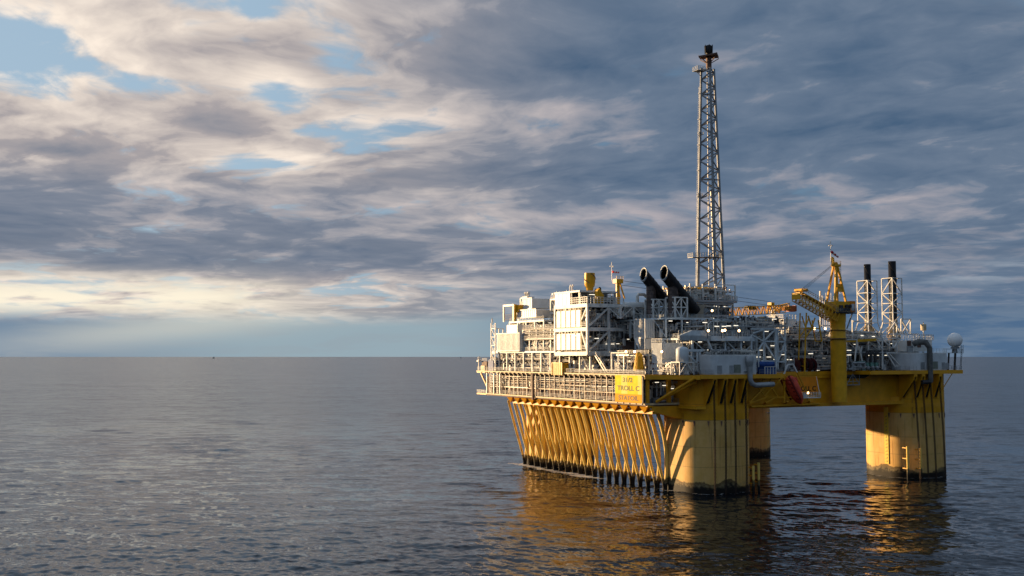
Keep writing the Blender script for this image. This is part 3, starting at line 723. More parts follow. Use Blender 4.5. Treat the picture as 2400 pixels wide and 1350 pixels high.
k = MB(); k.box(-21.9, -21.5, 72, 89.2, 45.9, 46.2); k.box(-21.9, -21.5, 72, 89.2, 39.8, 40.1)
one('ribbed_store', 'ribbed cream-white store box at the far left of the platform', 'store', (-21.6, 72, 40), [('cladding', m, CLAD), ('trim', k, WHITE)])
b1_, z1_ = onA(1188, 762, -20.5); b2_, z2_ = onA(1213, 762, -20.5)
m = MB(); m.box(-20.5, -14, b2_, b1_, 46.0, z1_); k = MB(); k.box(-20.56, -20.51, b2_ + 0.3, b1_ - 0.3, 46.3, z1_ - 0.3)
one('container', 'small plain white container standing on top of the ribbed store', 'container', (-20.5, b2_, 46), [('body', m, CLAD), ('door', k, CLAD)])
# far-left access tower
t = thing('stair_tower', 'slender white lattice stair tower at the far left end of the topsides', 'stair tower', (-21, 92, 33))
m = MB(); q0 = 90.2; q1 = 93.4
for (a, b) in ((-21.6, q0), (-21.6, q1), (-18.5, q0), (-18.5, q1)): m.beam((a, b, 33), (a, b, 50.0 if a < -20 else 48), 0.3)
zz = 33.0
while zz < 47:
    m.beam((-21.6, q0, zz), (-21.6, q1, zz + 3), 0.18); m.beam((-21.6, q0, zz + 3), (-21.6, q1, zz + 3), 0.2); m.beam((-21.6, q0, zz + 3), (-18.5, q0, zz + 3), 0.2); zz += 3
m.build('frame', WHITE, t); m = MB()
for zz in (39, 42, 45, 48): m.box(-21.6, -18.5, q0, q1, zz - 0.05, zz + 0.05)
m.build('landing', GRATE, t); m = MB(); m.rail([(-21.6, q1, 48.1), (-21.6, q0, 48.1)]); m.rail([(-21.6, q1, 42.1), (-21.6, q0, 42.1)]); m.build('railing', WHITE, t)
m = MB(); m.lathe((-21.4, q1 - 0.3, 50), [(0.25, 0), (0.25, 1.4), (0.05, 2.0)], 8); m.build('vent', WHITE, t)
# far-left deck end
m = MB(); m.box(-21.5, -16, 97, 101, 33.0, 36.3); k = MB(); k.box(-21.8, -18, 98.2, 101.2, 33.0, 34.8)
one('cabin', 'tan deck cabin at the far left corner of the main deck', 'cabin', (-21.5, 97, 33), [('body', m, BROWN), ('locker', k, GALV_EDGE)])
m = MB(); m.rail([(-21.5, 102.2, 36.4), (-21.5, 97, 36.4)], h=1.0); m.beam((-22, 102.5, 33), (-22, 102.5, 38), 0.25); m.box(-22.6, -21.2, 101.6, 103, 36.2, 36.8)
k = MB(); k.lathe((-21.9, 102.4, 37.2), [(0.4, 0), (0.5, 0.3), (0.4, 0.8), (0.1, 1.0)], 8)
one('lookout_stand', 'white lamp stand with railing on the far left corner of the deck', 'lamp stand', (-21.5, 97, 36.3), [('railing', m, WHITE), ('lamp_head', k, WHITE)])
m = MB(); m.box(-21.9, -18, 91.2, 95.2, 33.0, 36.6); k = MB(); k.add([(-21.9, 95.4, 36.7), (-21.9, 90.9, 36.7), (-18, 90.9, 36.7), (-18, 95.4, 36.7), (-20, 93, 37.9)], [(0, 1, 4), (1, 2, 4), (2, 3, 4), (3, 0, 4), (0, 3, 2, 1)])
one('covered_bin', 'dark blue bin with a pale cover by the far left deck railing', 'bin', (-21.9, 91, 33), [('body', m, BLUE), ('cover', k, WHITE)])

# ---- upper-left blocks against the sky
deck_module('process_module', 'sunlit top-left platform block with white beams below the yellow-legged gantry', 'process module',
            (-18, -6, 62, 86), [46.2, 50.4], 2, 4, 31, w=0.5, n=80, light=0.85, vessels=3, core=True)
def gantry():
    t = thing('lifting_gantry', 'square white and yellow lifting gantry standing out at the top left', 'gantry', (-18, 78, 50.4))
    b0, _ = onA(1206, 740, -18); b1, zt = onA(1181, 717, -18)
    m = MB(); m.beam((-18, b1, 50.4), (-18, b1, zt), 0.5); m.beam((-18, b1, zt), (-18, b0, zt), 0.7); m.beam((-18, b1, zt), (-12, b1, zt), 0.4)
    m.beam((-12, b1, 50.4), (-12, b1, zt), 0.4); m.beam((-12, b1, zt), (-12, b0, zt), 0.5); m.build('frame', WHITE, t)
    m = MB(); m.beam((-18, b0, 50.4), (-18, b0, zt + 0.2), 1.1); m.box(-17.5, -14, b0 - 1.8, b0 + 0.2, zt - 2.6, zt); m.build('yellow_post', YELC, t)
    m = MB(); m.rail([(-18, b1, 50.5), (-18, b0, 50.5)], h=2.4, r=0.09, post=0.8); m.build('railing', BROWN, t)
    m = MB(); m.box(-16, -15, (b0 + b1) / 2 - 0.6, (b0 + b1) / 2 + 0.4, zt - 2.3, zt - 0.4); m.build('hoist', DARK, t)
gantry()
def cladbox(x0, x1, y0, y1, a, depth, name, label, ribs=0.9):
    bb0, zt = onA(x1, y0, a); bb1, _ = onA(x0, y0, a); _, zb = onA(x1, y1, a)
    m = MB(); m.ribs((a, bb1), (a, bb0), zb, zt, (-1, 0), ribs, 0.10, 0.15); m.box(a + 0.2, a + depth, bb0, bb1, zb, zt - 0.05)
    k = MB(); k.beam((a - 0.1, bb0 - 0.1, zt + 0.1), (a - 0.1, bb1 + 0.1, zt + 0.1), 0.35); k.beam((a - 0.1, bb0 - 0.1, zb - 0.1), (a - 0.1, bb1 + 0.1, zb - 0.1), 0.35)
    k.beam((a - 0.1, bb0 - 0.15, zb), (a - 0.1, bb0 - 0.15, zt), 0.3)
    one(name, label, 'plant room', (a, bb0, zb), [('cladding', m, CLAD), ('trim', k, WHITE)])
    return bb0, bb1, zb, zt
cladbox(1225, 1247, 699, 722, -15.5, 9, 'clad_cabin', 'upper cream-white clad cabin at the top left, under the small roof vents')
cladbox(1209, 1257, 725, 742, -17.0, 10, 'clad_cabin', 'wide low cream-white clad cabin just below the upper clad cabin', 1.3)
t = thing('support_frame', 'white sloping frame at the left side of the upper clad cabin', 'frame', (-15.5, 70, 52))
b0, zt = onA(1225, 699, -15.5); b1, _ = onA(1220, 699, -15.5); _, zb = onA(1220, 725, -15.5)
m = MB(); m.beam((-15.5, b1, zb), (-15.5, b1, zt), 0.35); m.beam((-15.5, b1, zt), (-15.5, b0, zt), 0.35); m.beam((-15.5, b1, zt), (-15.5, b0, zb + 1), 0.3); m.build('frame', WHITE, t)
deck_module('process_module', 'dark open pipe module between the clad cabins and the wind wall', 'process module',
            (-13, 0, 46, 66), [48.0, 53.0, 57.6], 2, 4, 33, w=0.4, n=110, light=0.55, vessels=3, frame=WHITE, inset=3.5)
deck_module('process_module', 'shaded back module in the middle of the topsides, behind the wind wall', 'process module',
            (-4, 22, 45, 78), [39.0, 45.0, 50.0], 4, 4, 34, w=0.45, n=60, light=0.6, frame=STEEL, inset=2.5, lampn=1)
t = thing('roof_vents', 'cluster of small white vents on the roof of the upper clad cabin', 'vents', (-14, 60, 57.6))
b0, zt = onA(1236, 690, -14)
m = MB(); m.box(-15, -12, b0 - 1.6, b0 + 2.2, zt - 1.2, zt - 0.8)
m.build('platform', WHITE, t)
for k in range(3): m = MB(); m.lathe((-14, b0 - 1.0 + k * 1.1, zt - 0.8), [(0.3, 0), (0.3, 1.0), (0.55, 1.1), (0.55, 1.6), (0.1, 1.9)], 8); m.build('vent', WHITE, t)
m = MB()
for k in range(4): m.beam((-13.5, b0 - 1.2 + k, 52), (-13.5, b0 - 1.2 + k, zt - 1.2), 0.16)
m.build('leg', WHITE, t)
t = thing('pipe_bridge', 'rusty-white bundle of pipes along the roof line at the top left', 'pipes', (-13, 46, 58))
m = MB(); rg = random.Random(8)
for k in range(7): m.tube((-13 + k * 0.7, 46 + rg.random() * 2, 57.9 + rg.random() * 0.9), (-13 + k * 0.7, 64 + rg.random() * 3, 57.9 + rg.random() * 0.6), 0.16, 6)
m.build('pipework', PIPE, t)
for k in range(9): m = MB(); b = 47 + k * 2.1; m.beam((-13.2, b, 57.6), (-13.2, b, 59.3 + rg.random() * 0.8), 0.12); m.box(-13.4, -12.4, b, b + rg.random(), 58.9, 59.4); m.build('support', WHITE, t)

# ---- tall wind-wall module with the shaded truss side
A0, A1, B0, B1 = -22.0, -8.6, 28.8, 47.8
t = thing('wind_wall_module', 'tall boxy module with bright white wall panels and a grey truss side', 'module', (A0, B0, 39.4))
ZL = [39.4, 46.9, 54.2]
F = MB(); 
for (a, b) in ((A0, B0), (A0, B1), (A1, B0), (A1, B1), ((A0 + A1) / 2 + 1, B0)): F.beam((a, b, 38.6 if a == A0 and b == B0 else 39), (a, b, 54.2), 0.75)
for z in ZL: F.beam((A0 - 0.05, B0, z - 0.5), (A0 - 0.05, B1, z - 0.5), 0.6, 1.15); F.beam((A0, B0 - 0.05, z - 0.5), (A1, B0 - 0.05, z - 0.5), 0.6, 1.15)
F.beam((A1, B0, 53.7), (A1, B1, 53.7), 0.6, 1.0); am = (A0 + A1) / 2 + 1
for i, z in enumerate(ZL[:-1]): F.beam((A0 + 0.4, B0, z + 0.4), (am, B0, ZL[i + 1] - 1.1), 0.5)
for p, q in (((am, 53.1), (A1, 50.0)), ((am + 0.3, 53.0), (A1 - 2.5, 47.2))): F.beam((p[0], B0, p[1]), (q[0], B0, q[1]), 0.35)
F.beam((A0, B0 + 0.4, 40.2), (A0, B0 + 3.4, 46), 0.5); F.beam((A0, B0 + 0.4, 53), (A0, B0 + 3.2, 49.4), 0.4)
for k in range(4): b = B0 + 5 + k * 3.6; F.beam((A0, b, 46.3), (A0, b + 1.6, 44.4), 0.26); F.beam((A0, b + 1.7, 44.4), (A0, b + 3.2, 46.3), 0.26)
F.build('frame', WHITE, t)
D = MB()
for z in (39.9, 47.0, 54.3): D.box(A0 + 0.4, A1 - 0.4, B0 + 0.4, B1 - 0.4, z - 0.15, z)
D.build('deck_floor', GRATE, t)
npn = 5; pw = (B1 - B0 - 4.2) / npn
for (z0, z1) in ((40.1, 45.2), (47.2, 52.4)):
    for k in range(npn):
        b = B0 + 3.7 + k * pw; m = MB(); m.box(A0 - 0.12, A0 + 0.05, b + 0.25, b + pw - 0.35, z0, z1)
        m.build('wall_panel', CLAD, t)
m = MB()
for k in range(npn + 1): b = B0 + 3.7 + k * pw; m.beam((A0 + 0.2, b, 39.9), (A0 + 0.2, b, 53.4), 0.4)
m.build('mullions', GALV_EDGE, t)
K = MB(); K.box(A0 + 5.5, A1 - 1.2, B0 + 5, B1 - 1, 40, 46.2); K.box(A0 + 4.5, A1 - 1.2, B0 + 5, B1 - 1, 47.1, 53.4); K.box(A0 + 1.0, A0 + 1.3, B0 + 4, B1 - 0.5, 40, 45); K.build('shade_core', DARK, t)  # dark boxes standing in for the shade inside the module
RL = MB()
for z in (40, 47.1): RL.rail([(A0 + 0.5, B0 - 0.1, z), (A1, B0 - 0.1, z)], h=1.5, r=0.09, post=1.0); RL.rail([(A0, B0 + 3.4, z), (A0, B0 + 0.4, z)], h=1.5, r=0.09, post=0.9)
RL.rail([(A0, B1 - 9, 54.3), (A0, B0, 54.3), (A1, B0, 54.3)], h=2.0, r=0.14, post=1.2); RL.build('railing', WHITE, t)
clutter(t, (A0 + 0.6, A1 - 0.4, B0 + 0.6, B0 + 5, 40.1, 46.0), 41, 45, light=0.35); clutter(t, (A0 + 0.6, A1 - 0.4, B0 + 0.6, B0 + 5, 47.2, 53.0), 42, 60, light=0.6)
clutter(t, (A0 + 0.3, A0 + 1.0, B0 + 4, B1, 45.0, 46.8), 43, 30, light=0.6, vessels=0)
lamps(t, [(A0 + 3.6, B0 + 0.5, 43.6), (A0 + 8, B0 + 1, 41.9), (A0 + 10, B0 + 1, 41.9), (A0 + 11.5, B0 + 1, 42.0), (A0 + 5, B0 + 1, 44.6), (A0 + 5, B0 + 1, 50.4)], 1.5)
# upper wall block above it
m = MB(); pb0 = 38.6
for k in range(4): b = pb0 + k * 2.35; m.box(A0 - 0.1, A0 + 0.1, b + 0.12, b + 2.28, 54.0, 58.0)
k = MB(); k.box(A0 + 0.2, A1, pb0 + 0.1, 48, 54.3, 57.7); k2 = MB(); k2.box(A0 - 0.3, A1 + 0.4, B0 + 4, 48.2, 57.95, 58.5)
u = one('roof_house', 'upper row of white wall panels under a flat roof, topmost on the left', 'roof house', (A0, pb0, 54),
    [('wall_panels', m, CLAD), ('body', k, DARK), ('roof', k2, GREYCLAD)])
for a in (A0 + 0.3, A1):
    for b in (B0 + 4.6, 34, 38.3): k3 = MB(); k3.beam((a, b, 54.3), (a, b, 57.95), 0.35); k3.build('post', WHITE, u)
clutter(u, (A0 + 1, A1, B0 + 5, 38, 54.4, 57.6), 44, 40, light=0.6)
lamps(u, [(A0 + 5, B0 + 5, 57.3), (A0 + 8, B0 + 5, 57.3)], 2.2)
for (x, lab) in ((1336, 'small curved white vent pipe on the roof edge above the white panels, left of two'), (1341, 'small curved white vent pipe on the roof, right of the other')):
    b, z = onA(x, 685, -20); m = MB(); m.path([(-20, b, 58.5), (-20, b, 60.2), (-20, b - 0.35, 60.7), (-20, b - 0.8, 60.2)], 0.2, 6); m.box(-20.3, -19.7, b - 0.3, b + 0.3, 58.5, 58.8)
    tag(m.build('vent_pipe', WHITE, None, (-20, b, 58.5)), lab, 'vent pipe', 'vent pipes on the wind-wall roof')
# yellow stack with cone on the roof
a_, z_ = onB(1382, 640, 36); a2, zb_ = onB(1382, 692, 36)
m = MB(); m.lathe((a_, 36, 0), [(1.05, 58.4), (1.2, z_ - 4.6), (1.55, z_ - 4.2), (1.75, z_ - 2.8), (1.62, z_)], 14)
k = MB()
for q in range(2):
    pts = [(a_ + 1.78 * math.cos(PI * (0.4 + q + 0.9 * s)), 36 + 1.78 * math.sin(PI * (0.4 + q + 0.9 * s)), z_ - 0.3 - 3.0 * s) for s in [i / 10 for i in range(11)]]
    k.path(pts, 0.12, 5)
g = MB(); g.path([(a_ + 1.4, 36, z_ - 6.3), (a_ + 2.2, 36, z_ - 5.0), (a_ + 3.0, 36, z_ - 5.3), (a_ + 3.3, 36, z_ - 6.6), (a_ + 3.3, 36, 58.4)], 0.32, 8)
one('yellow_stack', 'short fat yellow exhaust stack with a curled band on the roof of the wind-wall module', 'exhaust stack', (a_, 36, 58.4), [('shell', m, YELC), ('strake', k, BROWN), ('side_duct', g, STEEL)])
a3, z3 = onB(1405, 682, 30)
m = MB(); m.box(a3 - 1.1, a3 + 1.3, 29.5, 31, 54.3, z3 - 1.0); m.prism([(a3 - 1.1, 29.5, z3 - 1.0), (a3 + 0.9, 29.5, z3 - 1.0), (a3 - 0.2, 29.5, z3 + 0.8), (a3 - 1.1, 29.5, z3)], (0, 1.5, 0))
k = MB(); k.lathe((a3 + 0.2, 30.2, z3 - 0.2), [(0.45, 0), (0.55, 0.5), (0.45, 1.2), (0.1, 1.5)], 8)
one('deck_winch_post', 'narrow yellow winch post right of the yellow stack', 'winch post', (a3, 30, 54.3), [('body', m, YELC), ('cap', k, DARK)])

# ---- yellow container on the deck edge
b1, zt = onA(1300, 851, -22.0); b0, _ = onA(1324, 851, -22.0); a1, _ = onB(1340, 851, b0)
a1 = -22.0 + 3.2
m = MB(); m.ribs((-22.9, b1), (-22.9, b0), 32.2, zt, (-1, 0), 1.1, 0.14, 0.2); m.ribs((-22.7, b0 - 0.1), (-15.5, b0 - 0.1), 32.2, zt - 0.2, (0, -1), 1.2, 0.1, 0.2)
m.box(-22.6, -15.5, b0 + 0.15, b1 - 0.1, 32.2, zt - 0.1)
k = MB()
for b in (b0, b1): k.beam((-23.0, b, 32.2), (-23.0, b, zt + 0.1), 0.3)
k.beam((-23.0, b0, zt + 0.1), (-23.0, b1, zt + 0.1), 0.25); k.beam((-22.9, b0 - 0.15, zt), (-15.5, b0 - 0.15, zt), 0.25)
one('container', 'ribbed yellow container overhanging the sunlit edge of the main deck', 'container', (-22.5, b0, 32.2), [('body', m, YELC), ('corner_posts', k, YELC)])

# ---- corner area: open frames, air intakes, yellow hood
deck_module('utility_module', 'low dark utility module with lit pipes in the near corner, below the air intakes', 'utility module',
            (-17.5, -3, 3.5, 28.3), [33.0, 38.7], 2, 4, 51, w=0.4, n=150, light=0.5, vessels=4, frame=PIPE, inset=3.5, lampn=3)
t = thing('stair_flight', 'sunlit steel stair flight slanting between decks under the wind-wall module', 'stairs', (-21, 22, 33))
m = MB()
for o in (0, 0.9):
    p = Vector((-21 + o, 27.5, 39.5)); q = Vector((-21 + o, 20.5, 33.1)); m.beam(p, q, 0.16, 0.3); m.beam(p + Vector((0, 0, 1)), q + Vector((0, 0, 1)), 0.09)
for k in range(16): f = k / 15; m.box(-21, -20.1, 20.5 + 7 * f - 0.12, 20.5 + 7 * f + 0.12, 33.1 + 6.4 * f, 33.16 + 6.4 * f)
m.build('flight', PIPE, t)
t = thing('scaffold', 'pale ladder frame standing on the near corner of the deck beside the stair flight', 'scaffold', (-20.5, 14, 33))
m = MB(); b0, _ = onA(1449, 830, -20.5); b1, zt = onA(1433, 827, -20.5)
for b in (b0, b1): m.ladder((-20.5, b, 33.1), (-20.5, b, zt), 0.5, (0, 1, 0), 0.13)
m.beam((-20.5, b1, zt), (-20.5, b0 - 5, zt), 0.3); m.build('frame', WHITE, t)
def intake(x0, x1, x2, y0, y1, a, words, lou):
    bb1, zt = onA(x0, y0, a); bb0, _ = onA(x1, y0, a); _, zb = onA(x1, y1, a); ar, _ = onB(x2, y0, bb0)
    t = thing('air_intake', words, 'air intake', (a, bb0, zb), 'louvred air intakes')
    m = MB(); m.box(a + 0.25, ar, bb0, bb1, zb, zt)
    for k in range(4): c = a + 0.3 + (ar - a) * k / 4; m.box(c, c + (ar - a) / 4 - 0.12, bb0 - 0.12, bb0, zb + 0.1, zt - 0.1)
    m.build('housing', GREYCLAD, t)
    m = MB(); n = 15
    for c in range(2):
        u0 = bb0 + 0.25 + c * (bb1 - bb0) / 2; u1 = u0 + (bb1 - bb0) / 2 - 0.45
        for k in range(n): z = zb + (zt - zb) * (k + 0.3) / n; m.add([(a + 0.22, u0, z), (a + 0.22, u1, z), (a - 0.12, u1, z - 0.26), (a - 0.12, u0, z - 0.26), (a + 0.22, u0, z + 0.08), (a + 0.22, u1, z + 0.08), (a - 0.12, u1, z - 0.18), (a - 0.12, u0, z - 0.18)], [(0, 1, 2, 3), (7, 6, 5, 4), (3, 2, 6, 7), (0, 3, 7, 4), (1, 5, 6, 2), (0, 4, 5, 1)])
    m.build('louvres', lou, t)
    m = MB(); m.beam((a, bb0, zb), (a, bb0, zt), 0.35); m.beam((a, bb1, zb), (a, bb1, zt), 0.35); m.beam((a, bb0, zt), (a, bb1, zt), 0.35); m.beam((a, bb0, zb), (a, bb1, zb), 0.3); m.beam((a, (bb0 + bb1) / 2, zb), (a, (bb0 + bb1) / 2, zt), 0.25)
    m.build('rim', WHITE, t)
    return t, bb0, bb1, zb, zt, ar
t, b0, b1, zb, zt, ar = intake(1487, 1512, 1532, 749, 793, -13.0, 'large louvred air intake catching the sun, in front of the two big black exhausts', CLAD)
m = MB(); m.prism([(-9.5, b0 + 0.2, zt - 0.2), (-6.2, b0 + 0.2, zt), (2.0, b0 + 0.2, zb - 1.8), (-2.6, b0 + 0.2, zb - 1.8)], (0, 4.5, 0)); m.build('sloping_duct', GREYCLAD, t)
m = MB()
for k in range(5): f = k / 4; m.beam((-9.4 + 6.6 * f, b0 + 0.05, zt - 0.4 - (zt - zb + 1.2) * f), (-6.2 + 8.0 * f, b0 + 0.05, zt - 0.1 - (zt - zb + 1.6) * f), 0.2)
m.beam((-9, b0, zb + 0.4), (-3.0, b0, zb + 3.4), 0.35); m.build('stiffeners', STEEL, t)
m = MB(); m.prism([(-13.2, b1, zb - 0.1), (-13.2, b0 + 0.2, zb - 0.1), (-13.2, b0 + 0.2, zb - 3.2), (-13.2, b0 + 3.0, zb - 3.2)], (2.0, 0, 0)); m.box(-13.2, 5.5, b0, b0 + 3, zb - 3.2, zb - 0.15); m.build('duct_box', CLAD, t)
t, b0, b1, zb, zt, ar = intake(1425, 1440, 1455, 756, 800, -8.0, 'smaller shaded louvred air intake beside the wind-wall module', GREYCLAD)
m = MB(); m.prism([(-9, b0 + 6, zb - 0.2), (-9, b0 - 5, zb - 0.2), (-9, b0 - 10, zb - 4.2), (-9, b0 + 7, zb - 4.2)], (7, 0, 0)); m.build('hood', BROWN, t)
m = MB(); m.beam((-9.3, b0 + 2, zb - 0.4), (-9.3, b0 - 3, zb - 4), 0.3); m.beam((-9.3, b0 - 6, zb - 0.4), (-9.3, b0 - 2, zb - 4), 0.3); m.beam((-9.3, b0 - 5, zb - 0.3), (-9.3, b0 + 6, zb - 0.3), 0.3); m.build('stiffeners', GALV_EDGE, t)
b0, zt = onA(1494, 833, -19.5)
m = MB(); m.lathe((-19.0, b0, 0), [(1.55, 33.1), (1.5, 35.0), (1.25, 36.6), (1.0, 38.2)], 10, False); m.lathe((-19.0, b0, 0), [(1.0, 38.2), (0.85, 38.9), (0.3, 39.2)], 10)
k = MB(); k.path([(-20.4, b0 - 0.4, 33.2), (-20.2, b0 - 0.2, 36), (-19.4, b0 - 1.0, 38.6)], 0.14, 5); k.path([(-19.8, b0 - 1.3, 33.2), (-19.6, b0 - 1.2, 36), (-19.2, b0 - 0.9, 38)], 0.14, 5)
one('draped_winch', 'yellow-covered winch with a rounded top on the near corner of the main deck', 'winch', (-19, b0, 33), [('cover', m, YELC), ('strap', k, YEL)])
t = thing('deck_equipment', 'dense sunlit heap of valves and small pipes on the deck left of the tank stand', 'deck equipment', (-16, -6, 33))
clutter(t, (-17, -9.5, -9, 3, 33.05, 36.5), 61, 95, light=0.85, vessels=1); 
# cylindrical tank on its trestle
a_, zt = onB(1599, 812, -9); _, zb = onB(1599, 848, -9)
m = MB(); m.lathe((a_, -9, 0), [(1.2, zb - 0.2), (1.75, zb), (1.75, zt - 0.9), (1.5, zt - 0.45), (0.9, zt - 0.1), (0.2, zt)], 20)
k = MB()
for (i, j) in ((-1, -1), (1, -1), (1, 1), (-1, 1)): k.beam((a_ + 2.4 * i, -9 + 1.9 * j, 33.05), (a_ + 2.4 * i, -9 + 1.9 * j, zb), 0.25)
for j in (-1, 1): k.beam((a_ - 2.4, -9 + 1.9 * j, zb - 0.1), (a_ + 2.4, -9 + 1.9 * j, zb - 0.1), 0.28); k.beam((a_ - 2.4, -9 + 1.9 * j, 33.2), (a_, -9 + 1.9 * j, zb - 0.2), 0.2); k.beam((a_ + 2.4, -9 + 1.9 * j, 33.2), (a_, -9 + 1.9 * j, zb - 0.2), 0.2)
k.beam((a_ - 2.4, -10.9, zb - 0.1), (a_ - 2.4, -7.1, zb - 0.1), 0.28); g = MB(); g.lathe((a_, -9, zt), [(0.12, 0), (0.12, 0.9), (0.25, 1.0), (0.02, 1.4)], 6)
one('storage_tank', 'upright pale grey cylindrical tank on a white trestle above the near column', 'tank', (a_, -9, 33), [('shell', m, GREYCLAD), ('trestle', k, WHITE), ('vent', g, WHITE)])
a_, zt = onB(1562, 803, -2)
m = MB(); m.ribs((a_ - 1.5, -2), (a_ + 5, -2), 33.05, zt, (0, -1), 0.5, 0.1, 0.2); m.box(a_ - 1.5, a_ + 5, -1.8, 3, 33.05, zt - 0.1); m.ribs((a_ - 1.5, 3), (a_ - 1.5, -2), 33.05, zt, (-1, 0), 0.5, 0.1, 0.2)
k = MB(); k.rail([(a_ - 1.6, 3, zt), (a_ - 1.6, -2.1, zt), (a_ + 5, -2.1, zt)], r=0.07); k.rail([(a_ - 1.7, -2.2, zt - 4.6), (a_ + 5, -2.2, zt - 4.6)], h=0.3, r=0.1)
one('ribbed_store', 'tall narrow ribbed grey store behind the cylindrical tank', 'store', (a_, -2, 33), [('cladding', m, GREYCLAD), ('railing', k, WHITE)])

# ---- exhaust stacks: upright pipe, long slanted silencer and open mouth
def exhaust(xm, ym, xc, x0, x1, yt, b, words, rad, sx, xf, sd):
    am, zm = onB(xm, ym, b); ac, _ = onB(xc, 690, b); a0, zf = onB(x0, yt, b); a1, _ = onB(x1, yt, b)
    t = thing('exhaust_stack', words, 'exhaust stack', (ac, b, 43), 'big black slanted exhausts')
    d = Vector((0.715, 0.0, -0.70)); e = Vector((am, b, zm)) + d * sx; p0 = Vector((am, b, zm))
    x = Vector((0, 1, 0)); y = Vector((0.70, 0, 0.715)); n = 22; K_ = -0.72
    def ring(c, r_, k_): return [c + x * (r_ * math.cos(2 * PI * j / n)) + (y + d * k_) * (r_ * math.sin(2 * PI * j / n)) for j in range(n)]
    def loft(rings, caps=()):
        m = MB(); vs = [v for g in rings for v in g]
        m.add(vs, [(i * n + k, i * n + (k + 1) % n, (i + 1) * n + (k + 1) % n, (i + 1) * n + k) for i in range(len(rings) - 1) for k in range(n)], True)
        for cidx in caps: m.add(vs, [tuple(range(cidx * n, cidx * n + n))])
        return m
    loft([ring(p0, rad, K_), ring(p0 + d * 2.5, rad, 0), ring(e, rad, 0)], (2,)).build('slanted_duct', BLACK, t)
    loft([ring(p0, rad - 0.12, K_), ring(p0 + d * 2.5, rad - 0.12, 0), ring(p0 + d * 6, rad - 0.12, 0)], (2,)).build('mouth', mat('soot', (0.0015, 0.0015, 0.0015), 1.0, spec=0.0), t)
    loft([ring(p0 + d * 0.3, rad + 0.10, K_), ring(p0 - d * 0.08, rad + 0.10, K_), ring(p0 - d * 0.08, rad - 0.14, K_), ring(p0 + d * 0.3, rad - 0.14, K_)]).build('mouth_rim', STEEL, t)
    m = MB()
    for k in range(2, 10): c = p0 + d * (sx * k / 9.5); m.path([c + x * ((rad + 0.06) * math.cos(2 * PI * j / 16)) + y * ((rad + 0.06) * math.sin(2 * PI * j / 16)) for j in range(17)], 0.07, 4)
    m.build('stiffeners', BLACK, t)
    m = MB(); zc = zm - (ac - am) * 0.98
    m.lathe((ac, b, 0), [(rad * 0.78, 43.5), (rad * 1.45, 45), (rad * 1.5, 47.4), (rad * 0.9, 49.6), (rad * 0.9, zc + 0.2)], 18); m.build('riser_duct', mat('heat_stained_steel', (0.10, 0.075, 0.065), 0.4, metal=0.4, var=0.5, rust=0.5), t)
    m = MB()
    for k in range(9): z = 50 + k * (zc - 51) / 8; m.path([(ac + rad * 0.93 * math.cos(2 * PI * j / 14), b + rad * 0.93 * math.sin(2 * PI * j / 14), z) for j in range(15)], 0.05, 4)
    m.build('bands', BLACK, t)
    hw = sd; cc = onB(xf, 700, b - hw)[0] + hw; m = MB(); zs_ = [43.6, 49.6, 52.8, zf]
    for i, j in ((-1, -1), (1, -1), (1, 1), (-1, 1)): m.beam((cc + i * hw, b + j * hw, 43.6), (cc + i * hw, b + j * hw, zf), 0.42)
    m.beam((cc, b - hw, zs_[1]), (cc, b - hw, zf), 0.36)
    for z in zs_[1:]:
        for (i, j, u, v) in ((-1, -1, 1, -1), (1, -1, 1, 1), (1, 1, -1, 1), (-1, 1, -1, -1)): m.beam((cc + i * hw, b + j * hw, z), (cc + u * hw, b + v * hw, z), 0.34)
    for li in range(3):
        za, zb2 = zs_[li], zs_[li + 1]
        for (i, j, u, v) in ((-1, -1, 1, -1), (1, 1, -1, 1), (-1, 1, -1, -1), (1, -1, 1, 1)):
            if li: 
                mx, my = cc + (i + u) * hw / 2, b + (j + v) * hw / 2
                if li == 2: m.beam((cc + i * hw, b + j * hw, za), (mx, my, zb2), 0.24); m.beam((cc + u * hw, b + v * hw, za), (mx, my, zb2), 0.24)
                else: m.beam((cc + i * hw, b + j * hw, zb2), (mx, my, za), 0.24); m.beam((cc + u * hw, b + v * hw, zb2), (mx, my, za), 0.24)
            else: m.beam((cc + i * hw, b + j * hw, za), (cc + u * hw, b + v * hw, zb2), 0.26)
    m.build('support_frame', WHITE, t)
exhaust(1556, 639, 1578, 1558, 1604, 697, 13.0, 'nearer and larger black exhaust with a slanted mouth pointing up left, right of its twin', 1.80, 16.5, 1582, 2.25)
exhaust(1508, 643, 1526, 1511, 1550, 702, 19.0, 'farther black slanted exhaust, left of the nearer one', 1.65, 15.0, 1531, 2.1)
deck_module('turbine_module', 'dark turbine module with grey trusses under the black slanted exhausts', 'turbine module',
            (-9.5, 13.5, 6, 30), [43.6, 49.4], 4, 4, 71, w=0.42, frame=PALE, n=110, light=0.35, lampn=4, vessels=3)
deck_module('roof_plant', 'low sunlit pipework on the roof left of the black exhausts, with a big bent pipe', 'roof plant',
            (-14.5, 0, 22, 42), [49.5, 53.6], 3, 3, 72, w=0.36, frame=WHITE, n=90, light=0.8, lampn=2, vessels=2, skip_top=True, rails=False)
t = thing('bent_pipe', 'fat bent pale pipe rising from the roof plant left of the exhausts', 'pipe', (-9, 24, 53))
a_, z_ = onB(1500, 690, 24)
m = MB(); m.path([(a_ - 1.0, 24, 52), (a_ - 1.0, 24, z_ - 0.6), (a_ - 0.5, 24, z_), (a_ + 1.6, 24, z_), (a_ + 2.4, 24, z_ - 0.7)], 0.5, 10); m.build('pipe', PIPE, t)
m = MB(); m.tube((a_ - 6, 24, 53.7), (a_ + 4, 24, 53.9), 1.0, 12); m.build('vessel', CLAD, t)

